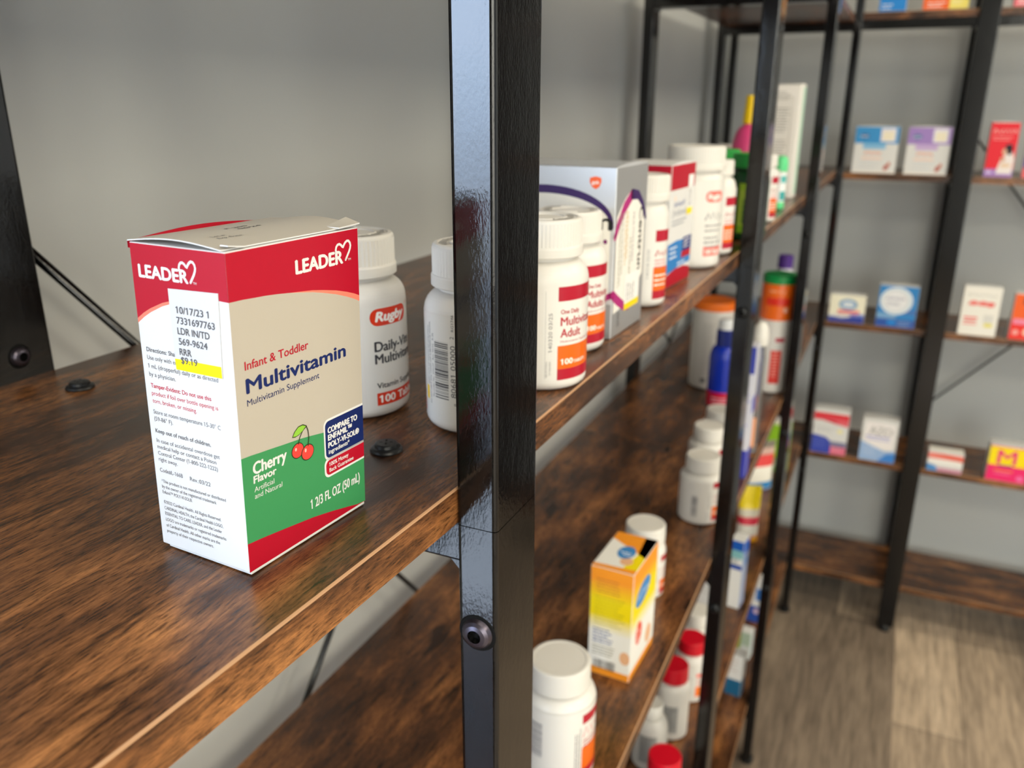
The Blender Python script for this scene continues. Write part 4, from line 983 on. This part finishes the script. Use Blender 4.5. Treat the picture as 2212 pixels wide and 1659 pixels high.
bottle('pill_bottle', 'purple capped bottle behind the green lidded canister', 'bottle', 1.7800, .1950, ZB_, .0200, .2200, .0260, .0150, None, None, body=C('#d8d4e0', .35, .4), cap=C('#47227e', .4, .4), sh=.03, n=40)
def yo_print(mb, A, B_, T, Cr, w, d, h):
    yl = P('#f7c417'); org = P('#f28a1a'); red = P('#e8321c')
    for fr, ww in ((A, w), (B_, d)):
        mb.rect(fr, .4, .4, ww - .4, h * .30, red, 1); mb.rect(fr, .4, h * .30, ww - .4, h * .55, org, 1); mb.rect(fr, .4, h * .55, ww - .4, h - .4, yl, 1)
        mb.ell(fr, ww * .5, h * .22, 5, 5, P('#2a8ad8'), 2); mb.rect(fr, .4, h * .72, ww * .7, h * .80, red, 2); bars(mb, fr, ww * .2, h * .68, ww * .5, 3, 4, 2, P('#fbeed0'), 3, 2)
carton('medicine_carton', 'slim yellow, orange and red carton against the third front post', 1.6200, .1520, ZB_, 0, .0300, .0150, .1760, yo_print, flap=False)
t_ = thing('clear_bottle', (1.2350, .1590, ZB_), 0, 'clear bottle with a white round top past the second front post', 'bottle')
mb = MB(); mb.lathe([(.008, 0), (.0105, .002), (.0105, .150), (.0085, .168), (.0065, .175)], C('#cfd2d4', 0.08, 0.5, 0.0, 0.85), 36)
fr = cyl(.0105, math.atan2(-.159, -1.235)); mb.rect(fr, -9, 12, 6, 60, L_('#e09a70'), 1, 10); mb.rect(fr, -9, 80, -1, 140, L_('#4a55a8'), 1, 6); mb.build('body', t_)
mb = MB(); mb.lathe([(.0075, .172), (.0110, .174), (.0118, .186), (.0100, .200), (.0050, .208), (.0002, .2092)], CAPW, 36, cap=False); mb.build('cap', t_)
def bw_print(mb, A, B_, T, Cr, w, d, h):
    mb.rect(B_, .4, .4, d - .4, h * .22, P('#3238a8'), 1); mb.rect(B_, .4, h * .80, d - .4, h - .4, P('#3a44a6'), 1); bars(mb, B_, d * .15, h * .74, d * .7, 8, 9, 3, P('#a9a8d8'), 4)
    mb.rect(A, .4, .4, w - .4, h * .22, P('#2a34b0'), 1); mb.rect(A, .4, h * .5, w - .4, h * .62, P('#5a62c0'), 1)
carton('medicine_carton', 'slim white and violet blue carton edge hugging the second front post', 1.1300, .1480, ZB_, 0, .0280, .0140, .1980, bw_print, C('#cfd0dc', .4, .4), flap=False)

# ---- third tier
ZC_ = TIER[3]
RCAP = C('#cc0c24', 0.34, 0.4)
def grey_print(mb, r, a):
    fr = cyl(r, a - .2); k = L_('#6c6c6c')
    mb.rect(fr, -10, 14, 14, 58, L_('#a6a6a4'), 1, 12); bars(mb, fr, -8, 56, 20, 12, 3.4, 1.3, k, 5, 2)
def ro_print(mb, r, a):
    fr = cyl(r, a + .1); label_sheet(mb, fr, -20, 8, 34, 62, LAB, 0); bars(mb, fr, -14, 48, 16, 9, 3.8, 1.2, L_('#9a9a9c'), 4, 1)
    mb.rect(fr, 8, 46, 26, 52, L_('#ee7468'), 1, 8); mb.rect(fr, 8, 12, 26, 30, L_('#f47a2c'), 1, 8); bars(mb, fr, 9, 42, 15, 3, 4, 1.5, L_('#e08078'), 6, 1)
bottle('pill_bottle', 'red capped white bottle with an orange label, rear of the red capped ones', 'bottle', 1.0563, .1889, ZC_, .0245, .1000, .0200, .0205, ro_print, 'red capped bottles', cap=RCAP, ridges=False, sh=.014, n=48)
bottle('pill_bottle', 'red capped white bottle with a grey text panel on the third shelf', 'bottle', .9677, .1940, ZC_, .0235, .1130, .0230, .0195, grey_print, 'red capped bottles', cap=RCAP, ridges=False, sh=.010, n=48)
bottle('pill_bottle', 'red capped white bottle cut off by the bottom of the photo', 'bottle', .8171, .1671, ZC_, .0240, .0930, .0200, .0205, None, 'red capped bottles', cap=RCAP, ridges=False, sh=.012, n=48)
bottle('pill_bottle', 'white capped bottle behind the red capped ones on the third shelf', 'bottle', 1.1363, .1980, ZC_, .0262, .0960, .0200, .0215, ro_print, 'white supplement bottles', ridges=False, sh=.010, n=48)
bottle('pill_bottle', 'frosted pale bottle with a round shoulder between red capped bottles', 'bottle', .8990, .2060, ZC_, .0232, .0960, .0180, .0150, grey_print, 'white supplement bottles', body=C('#dcdad4', .3, .5, 0, .12), cap=C('#d9d7d0', .4, .4), ridges=False, sh=.022, n=48)
def cs_print(mb, A, B_, T, Cr, w, d, h): bars(mb, B_, d * .15, h * .8, d * .7, 6, 7, 2, P('#c9c7c2'), 3)
carton('medicine_carton', 'small plain white carton left of the second front post on the third shelf', 1.3000, .1960, ZC_, R(-8), .0200, .0420, .0740, cs_print, flap=False)
def ct_print(mb, A, B_, T, Cr, w, d, h):
    bl = P('#1456b4'); tl = P('#7fb6bc')
    mb.rect(B_, .4, h * .86, d - .4, h - .4, bl, 1); mb.rect(B_, .4, h * .74, d - .4, h * .86, tl, 1); mb.rect(B_, .4, h * .58, d - .4, h * .65, P('#0c46a8'), 1); bars(mb, B_, d * .2, h * .73, d * .6, 3, 5, 2, P('#55606a'), 3)
    mb.rect(A, .4, .4, w - .4, h - .4, P('#8a96b4'), 1); mb.rect(A, .4, h * .80, w - .4, h - .4, bl, 2); mb.rect(A, .4, h * .62, w - .4, h * .74, P('#5f7fae'), 2)
carton('medicine_carton', 'tall narrow white carton with a blue top past the second front post', 1.3107, .1600, ZC_, R(-8), .0300, .0240, .1330, ct_print, flap=False)
def pouch(name, label, x, y, z, rz, w, h, t0, bands, cat='pouch'):
    t_ = thing(name, (x, y, z), rz, label, cat)
    mb = MB(); nx, nz = 12, 22
    def pt(i, k, s):
        u = i / nx * 2 - 1; v = k / nz
        th = t0 * (1 - v ** 3) * (1 - u ** 4) * (.55 + .45 * math.sin(math.pi * min(1, v * 1.3 + .12))) + .0006
        return (w / 2 * u * (1 - .05 * math.sin(math.pi * v)), s * th / 2, h * v)
    for s in (-1, 1):
        for k in range(nz):
            v = (k + .5) / nz; mt = [c for a, c in bands if v >= a][-1]
            for i in range(nx):
                q = [pt(i, k, s), pt(i + 1, k, s), pt(i + 1, k + 1, s), pt(i, k + 1, s)]
                mb.add(q if s < 0 else q[::-1], [(0, 1, 2, 3)], mt, True)
    for k in range(nz):
        v = (k + .5) / nz; mt = [c for a, c in bands if v >= a][-1]
        for i in (0, nx):
            q = [pt(i, k, -1), pt(i, k, 1), pt(i, k + 1, 1), pt(i, k + 1, -1)]; mb.add(q, [(0, 1, 2, 3)], mt)
    mb.add([pt(i, nz, -1) for i in range(nx + 1)] + [pt(i, nz, 1) for i in range(nx, -1, -1)], [tuple(range(2 * nx + 2))], bands[-1][1])
    mb.add([pt(i, 0, -1) for i in range(nx + 1)] + [pt(i, 0, 1) for i in range(nx, -1, -1)], [tuple(range(2 * nx + 1, -1, -1))], bands[0][1])
    mb.build('pouch_body', t_)
F_ = lambda hx: C(hx, 0.28, 0.5)
pouch('pouch', 'yellow pouch with a crimson stripe on the third shelf past the second post', 1.5700, .1900, ZC_, R(-68), .0430, .1230, .024,
      [(0, F_('#e8a01c')), (.08, F_('#d8a896')), (.14, F_('#e6e2d8')), (.30, F_('#d8304a')), (.44, F_('#d9d0bc')), (.57, F_('#f6da0c'))])
pouch('pouch', 'red, white and blue pouch on the third shelf left of the third post', 1.8250, .2110, ZC_, R(-50), .0800, .1180, .030,
      [(0, F_('#8fa6cc')), (.06, F_('#2a86c4')), (.20, F_('#e9e6da')), (.48, F_('#dd4440')), (.72, F_('#c9a69a')), (.85, F_('#7b7466'))])
def lime_c(mb, A, B_, T, Cr, w, d, h):
    mb.rect(B_, .4, h * .3, d - .4, h - 8, P('#93c62c'), 1); mb.rect(B_, .4, h - 8, d - .4, h - .4, P('#d9dcb4'), 2); mb.rect(B_, .4, .4, d - .4, h * .3, P('#6f8f4a'), 1); bars(mb, B_, d * .15, h * .25, d * .7, 3, 7, 2.5, P('#dfe3da'), 2, 2)
    mb.rect(A, .4, .4, w - .4, h - .4, P('#7a9a4c'), 1)
carton('medicine_carton', 'lime green carton partly hidden by the third front post', 1.9350, .1600, ZC_, R(-4), .0300, .0560, .1300, lime_c, flap=False)

# ---- fourth tier
ZD_ = TIER[4]
def teal_print(mb, A, B_, T, Cr, w, d, h):
    mb.rect(B_, .4, .4, d - .4, h * .40, P('#1f5f86'), 1); mb.rect(A, .4, .4, w - .4, h * .40, P('#2a6f96'), 1); bars(mb, B_, d * .2, h * .9, d * .6, 4, 9, 3, P('#c8b8b4'), 3)
carton('medicine_carton', 'white carton with a dark teal base on the fourth shelf', 1.5250, .1640, ZD_, R(-6), .0280, .0330, .1000, teal_print)
def gy_print(mb, A, B_, T, Cr, w, d, h):
    mb.rect(B_, .4, .4, d * .35, h - .4, P('#a8bf4a'), 1); mb.rect(B_, d * .35, h * .5, d - .4, h - .4, P('#b9cdb8'), 1); mb.rect(B_, d * .35, .4, d - .4, h * .5, P('#dfe4e2'), 1); mb.rect(A, .4, .4, w - .4, h - .4, P('#c3cfd0'), 1)
carton('medicine_carton', 'pale carton with a lime stripe on the fourth shelf', 1.6600, .1680, ZD_, R(-6), .0280, .0330, .0700, gy_print)
def bl_print(mb, A, B_, T, Cr, w, d, h):
    mb.rect(B_, .4, .4, d - .4, h * .38, P('#2a4fa6'), 1); mb.ell(B_, d * .6, h * .26, 6, 7, P('#d6b8c8'), 2); mb.rect(B_, d * .5, h * .52, d - .4, h * .80, P('#2f6cb8'), 1); mb.rect(A, .4, h * .3, w - .4, h * .8, P('#2a5aa8'), 1)
carton('medicine_carton', 'blue and white carton on the fourth shelf by the third front post', 1.8150, .1660, ZD_, R(-6), .0300, .0340, .1180, bl_print)

# ---- the right bookcase: boxes facing the room (-x)
def facebox(label, y0, w, z, h, d, print_fn, base=None, x=2.186, rz=0.0, group='cartons on the right bookcase', flap=True):
    """carton whose printed face looks towards -x; y0 its left edge seen from the room"""
    def pf(mb, A, B_, T, Cr, ww, dd, hh_): print_fn(mb, A, ww, hh_, B_, dd, Cr, T)
    t_ = carton('medicine_carton', label, x, y0, z, R(-90) + rz, w, d, h, pf, base, group, flap=flap)
    return t_
za, zb, zc, zd, zu = RT[1], RT[2], RT[3], RT[4], RT[0]
def nasal(c1, c2):
    def f(mb, A, w, h, B_, d, Cr, T):
        k = P('#6f7a92'); 
        mb.rect(A, .4, h * .64, w - .4, h - .4, P(c1), 1); mb.rect(A, w * .20, h * .52, w * .72, h * .64, P(c2), 1)
        mb.rrect(A, w * .58, h * .68, w * .92, h * .97, 3, P('#e9e6f0'), 2); mb.rrect(A, w * .63, h * .71, w * .88, h * .90, 2, P('#f3ead2'), 3)
        mb.ell(A, w * .22, h * .80, 10, 5.5, P('#3f6ea8'), 2); squig(mb, A, w * .13, h * .77, 15, 5, P('#f0eee8'), 3, 3, .35)
        squig(mb, A, w * .24, h * .56, w * .44, 4.5, P(c1), 4, 2, .3)
        squig(mb, A, w * .26, h * .40, w * .36, 8, P('#f0a088'), 5, 2, .4); mb.rect(A, w * .2, h * .30, w * .66, h * .34, P('#f6d3c4'), 2)
        bars(mb, A, w * .16, h * .26, w * .5, 3, 7, 1.6, P('#c9cfd6'), 2)
        mb.ell(A, w * .78, h * .13, 4.5, 7, P('#b3452c'), 2, -.4); mb.ell(A, w * .84, h * .2, 3, 5, P('#c8684a'), 2)
        mb.rect(A, .4, .4, w - .4, 4, P('#f2ece6'), 2)
    return f
facebox('white carton with a sky blue top on the right bookcase', .1130, .0950, za, .1050, .040, nasal('#3a93d2', '#8cc2e6'))
facebox('white carton with a lilac top on the right bookcase', .0000, .0900, za, .1050, .040, nasal('#a284c8', '#cdb2de'))
def mother(mb, A, w, h, B_, d, Cr, T):
    rd = P('#e8142c'); mb.rect(A, .4, .4, w - .4, h - .4, rd, 1); wt = P('#f6e6e2')
    squig(mb, A, w * .10, h * .79, w * .82, 12, wt, 6, 2, .14); bars(mb, A, w * .12, h * .74, w * .7, 2, 5, 1.8, P('#f7a4a4'), 2)
    mb.rect(A, .4, .4, w - .4, h * .15, P('#a076c4'), 2); bars(mb, A, w * .06, h * .11, w * .28, 1, 4, 5, P('#e0cdf0'), 3, 3)
    # printed picture of a person in white holding a child
    mb.poly(A, [(w * .40, h * .06), (w * .95, h * .06), (w * .98, h * .34), (w * .88, h * .48), (w * .66, h * .44), (w * .48, h * .26)], P('#efe6e4'), 3)
    mb.ell(A, w * .62, h * .47, 5.5, 7.5, P('#dcae92'), 4); mb.ell(A, w * .74, h * .55, 7.5, 7, P('#2c2430'), 5); mb.ell(A, w * .78, h * .48, 5, 8, P('#2c2430'), 5); mb.ell(A, w * .70, h * .22, 11, 4, P('#e8c8a8'), 4)
    mb.ell(A, w * .58, h * .33, 5, 5, P('#d8a488'), 4)
facebox('red carton printed with a person in white holding a child', -.1650, .0560, za, .1170, .035, mother)
def pinkbox(mb, A, w, h, B_, d, Cr, T):
    mb.rect(A, .4, .4, w - .4, h * .22, P('#f0606a'), 1); mb.rect(A, .4, h * .22, w - .4, h * .7, P('#7a56b0'), 1); mb.rect(A, .4, h * .7, w - .4, h - .4, P('#efe8f2'), 1)
facebox('purple and coral carton cut off by the right edge of the photo, upper shelf', -.2400, .0600, za, .1000, .035, pinkbox)
def strips(mb, A, w, h, B_, d, Cr, T):
    mb.rect(A, .4, h * .28, w - .4, h - .4, P('#f2eed8'), 1); mb.poly(A, [(.4, .4), (w - .4, .4), (w - .4, h * .30), (w * .4, h * .16), (.4, h * .20)], P('#2c3f9e'), 2)
    mb.ell(A, w * .52, h * .66, w * .26, h * .20, P('#7ba4cc'), 2); mb.ell(A, w * .52, h * .66, w * .17, h * .11, P('#e6eef4'), 3); squig(mb, A, w * .40, h * .62, w * .24, 5, P('#6f8ac0'), 3, 4, .25)
    mb.rect(A, w * .25, h * .36, w * .86, h * .46, P('#e8707a'), 3); mb.rect(A, w * .6, h * .22, w - .4, h * .34, P('#6f80cc'), 3); mb.rect(A, w * .22, h * .30, w * .8, h * .33, P('#c8406a'), 4)
facebox('small white carton with a pale blue oval and navy base on the right bookcase', .1220, .0830, zb, .0700, .030, strips)
def oval(mb, A, w, h, B_, d, Cr, T):
    mb.rect(A, .4, .4, w - .4, h - .4, P('#2d86cc'), 1); mb.rect(A, .4, .4, w - .4, h * .20, P('#2a56ac'), 2); mb.rect(A, .4, h * .2, w * .5, h * .34, P('#7aa8d4'), 2)
    mb.ell(A, w * .46, h * .64, w * .42, h * .33, P('#dfeaf2'), 3); mb.ell(A, w * .44, h * .64, w * .33, h * .26, P('#c9cdd6'), 4); mb.ell(A, w * .44, h * .64, w * .315, h * .245, P('#eceef2'), 5)
    squig(mb, A, w * .20, h * .66, w * .46, 9, P('#8a86a8'), 9, 6, .25); bars(mb, A, w * .22, h * .60, w * .46, 2, 5, 2, P('#a5a6b8'), 3, 6)
    mb.rect(A, w * .30, h * .06, w * .52, h * .16, P('#1a8adc'), 3); bars(mb, A, w * .56, h * .16, w * .36, 3, 5, 2, P('#8fb2dc'), 5, 3); mb.rect(A, w * .62, h * .34, w - .4, h * .44, P('#4a76bc'), 2)
facebox('blue carton with a large white oval on the right bookcase', .0120, .0880, zb, .1030, .035, oval)
def testkit(mb, A, w, h, B_, d, Cr, T):
    mb.rect(A, .4, .4, w - .4, h - .4, P('#f1eee6'), 1); squig(mb, A, w * .10, h * .80, w * .78, 8, P('#8f9490'), 2, 2, .12)
    mb.ell(A, w * .30, h * .665, 9, 6, P('#f2837e'), 2); mb.ell(A, w * .55, h * .665, 10, 6, P('#f2837e'), 2); mb.ell(A, w * .74, h * .65, 9, 6, P('#f2736e'), 2); squig(mb, A, w * .18, h * .62, w * .66, 11, P('#ee5a58'), 7, 3, .3); mb.rect(A, w * .10, h * .34, w * .46, h * .38, P('#ee6464'), 2); mb.rect(A, w * .12, h * .28, w * .44, h * .31, P('#e44a50'), 2); mb.rect(A, w * .1, h * .22, w * .46, h * .25, P('#f0908c'), 2)
    mb.rect(A, w * .62, h * .28, w * .88, h * .44, P('#dcdbd6'), 2); mb.rect(A, w * .66, h * .19, w * .88, h * .27, P('#e6dc74'), 2)
facebox('white carton with pink red lettering beside the wide black post', -.1700, .0790, zb, .1170, .030, testkit)
def orangebox(mb, A, w, h, B_, d, Cr, T):
    mb.rect(A, .4, .4, w - .4, h * .45, P('#ee2c22'), 1); mb.rect(A, .4, h * .45, w - .4, h - .4, P('#f4631c'), 1); mb.rrect(A, w * .05, h * .34, w * .8, h * .46, 3, P('#f08aa8'), 2); mb.ell(A, w * .18, h * .16, 7, 7, P('#f2a09a'), 2); mb.ell(A, w * .5, h * .18, 8, 9, P('#f6d0b8'), 2)
    mb.rect(A, w * .26, h * .78, w * .36, h * .92, P('#7a3a34'), 2)
facebox('orange and red carton cut off by the right edge of the photo', -.2760, .0700, zb, .1080, .035, orangebox)
def denture(mb, A, w, h, B_, d, Cr, T):
    rd = P('#e23a46'); mb.rect(A, .4, h * .76, w - .4, h * .93, rd, 1); mb.poly(A, [(.4, h * .80), (w * .6, h * .70), (w - .4, h * .66), (w - .4, h * .80)], P('#e86470'), 2); mb.poly(A, [(w * .04, h * .80), (w * .75, h * .70), (w * .6, h * .76)], P('#c0182c'), 3)
    bars(mb, A, w * .08, h * .60, w * .6, 3, 5, 1.6, P('#b9b9bc'), 2); mb.ell(A, w * .78, h * .54, 7, 6, P('#f0e8b0'), 2)
    mb.poly(A, [(.4, .4), (w * .56, .4), (w * .56, h * .28), (w * .4, h * .38), (.4, h * .42)], P('#3a4ab0'), 2); bars(mb, A, w * .06, h * .34, w * .4, 5, 6, 1.5, P('#6f7cd0'), 4, 3)
    mb.rect(A, w * .56, .4, w - .4, h * .18, P('#e26a88'), 3); mb.rect(A, w * .54, h * .18, w - .4, h * .30, P('#7f7fa0'), 3); bars(mb, A, w * .6, h * .14, w * .34, 2, 6, 2, P('#f3b9c8'), 5, 4)
facebox('white carton with a red swoosh and violet blue base on the right bookcase', .1240, .0860, zc, .1220, .045, denture)
def azo(mb, A, w, h, B_, d, Cr, T):
    mb.rrect(A, w * .08, h * .30, w * .92, h * .92, 4, P('#f3eeee'), 1); mb.poly(A, [(.4, .4), (w - .4, .4), (w - .4, h * .30), (w * .7, h * .26), (w * .35, h * .36), (.4, h * .46)], P('#9ab8e2'), 2)
    mb.poly(A, [(w * .52, .4), (w - .4, .4), (w - .4, h * .24), (w * .75, h * .20)], P('#3f86d8'), 3)
    mb.text(A, 'AZO', w * .22, h * .64, w * .62, 21, P('#77787a'), 3, 1.2); mb.text(A, 'AZO', w * .225, h * .642, w * .62, 21, P('#d6d4d2'), 5, .3); mb.rect(A, w * .12, h * .56, w * .80, h * .60, P('#b4b4dc'), 3); mb.rect(A, w * .14, h * .50, w * .80, h * .53, P('#c0c0e4'), 3)
    bars(mb, A, w * .1, h * .34, w * .4, 4, 7, 2, P('#c3d3ee'), 4, 4)
facebox('white and soft blue carton with grey three letter lettering on the right bookcase', .0050, .0850, zc, .1150, .040, azo)
def smallred(mb, A, w, h, B_, d, Cr, T):
    mb.rect(A, .4, h * .62, w - .4, h * .90, P('#f08478'), 1); mb.poly(A, [(w * .10, h * .88), (w - .4, h * .58), (w - .4, h * .72), (w * .5, h * .84)], P('#e2502c'), 2); mb.rect(A, .4, h * .38, w - .4, h * .60, P('#f3efea'), 1)
    mb.poly(A, [(.4, .4), (w * .3, .4), (w * .28, h * .24), (.4, h * .36)], P('#4a8ed0'), 2); mb.rect(A, w * .3, .4, w - .4, h * .20, P('#c88ca4'), 2)
    mb.rect(T, .4, .4, w - .4, d - .4, P('#f0ece4'), 1)
facebox('low red and white carton with a blue corner right of the wide black post', -.1560, .0790, zc, .0540, .035, smallred, flap=False)
def emm(mb, A, w, h, B_, d, Cr, T):
    mg = P('#f0246e'); yl = P('#fde000'); mb.rect(A, .4, .4, w - .4, h * .45, mg, 1); mb.rect(A, .4, h * .45, w - .4, h - 3, yl, 1); mb.rect(A, .4, h - 3, w - .4, h - .4, mg, 2)
    mb.text(A, 'M', w * .22, h * .50, w * .46, 36, P('#e8207a'), 3, .9); mb.rect(A, w * .26, h * .43, w * .62, h * .47, P('#7a1e86'), 4); mb.rect(A, w * .18, h * .28, w * .66, h * .33, P('#f4743c'), 3); mb.rect(A, w * .2, h * .20, w * .6, h * .24, P('#f6689a'), 3); mb.ell(A, w * .85, h * .14, 8, 8, P('#f36aa6'), 3)
facebox('hot pink and yellow carton with a big letter on the right bookcase', -.2870, .0860, zc, .0920, .045, emm)
def plain(c1, c2=None):
    def f(mb, A, w, h, B_, d, Cr, T):
        mb.rect(A, .4, .4, w - .4, h - .4, P(c1), 1)
        if c2: mb.rect(A, w * .58, .4, w - .4, h * .8, P(c2), 2); bars(mb, A, w * .62, h * .2, w * .3, 2, 6, 2, P('#f8f0c0'), 3, 3)
        bars(mb, A, w * .1, h * .16, w * .4, 2, 7, 2, P('#ffffff'), 2, 3); bars(mb, A, w * .1, h * .8, w * .6, 3, 10, 4, P('#f4f4f4'), 5, 3)
    return f
facebox('blue carton on the top shelf of the right bookcase', .0990, .0560, zu, .0900, .040, plain('#1f86d8'))
facebox('orange and yellow carton on the top shelf of the right bookcase', .0100, .0900, zu, .0900, .040, plain('#f4661c', '#f2e070'))
facebox('coral pink carton at the right end of the visible top shelf', -.1650, .0700, zu, .0900, .040, plain('#ee6f7c'))
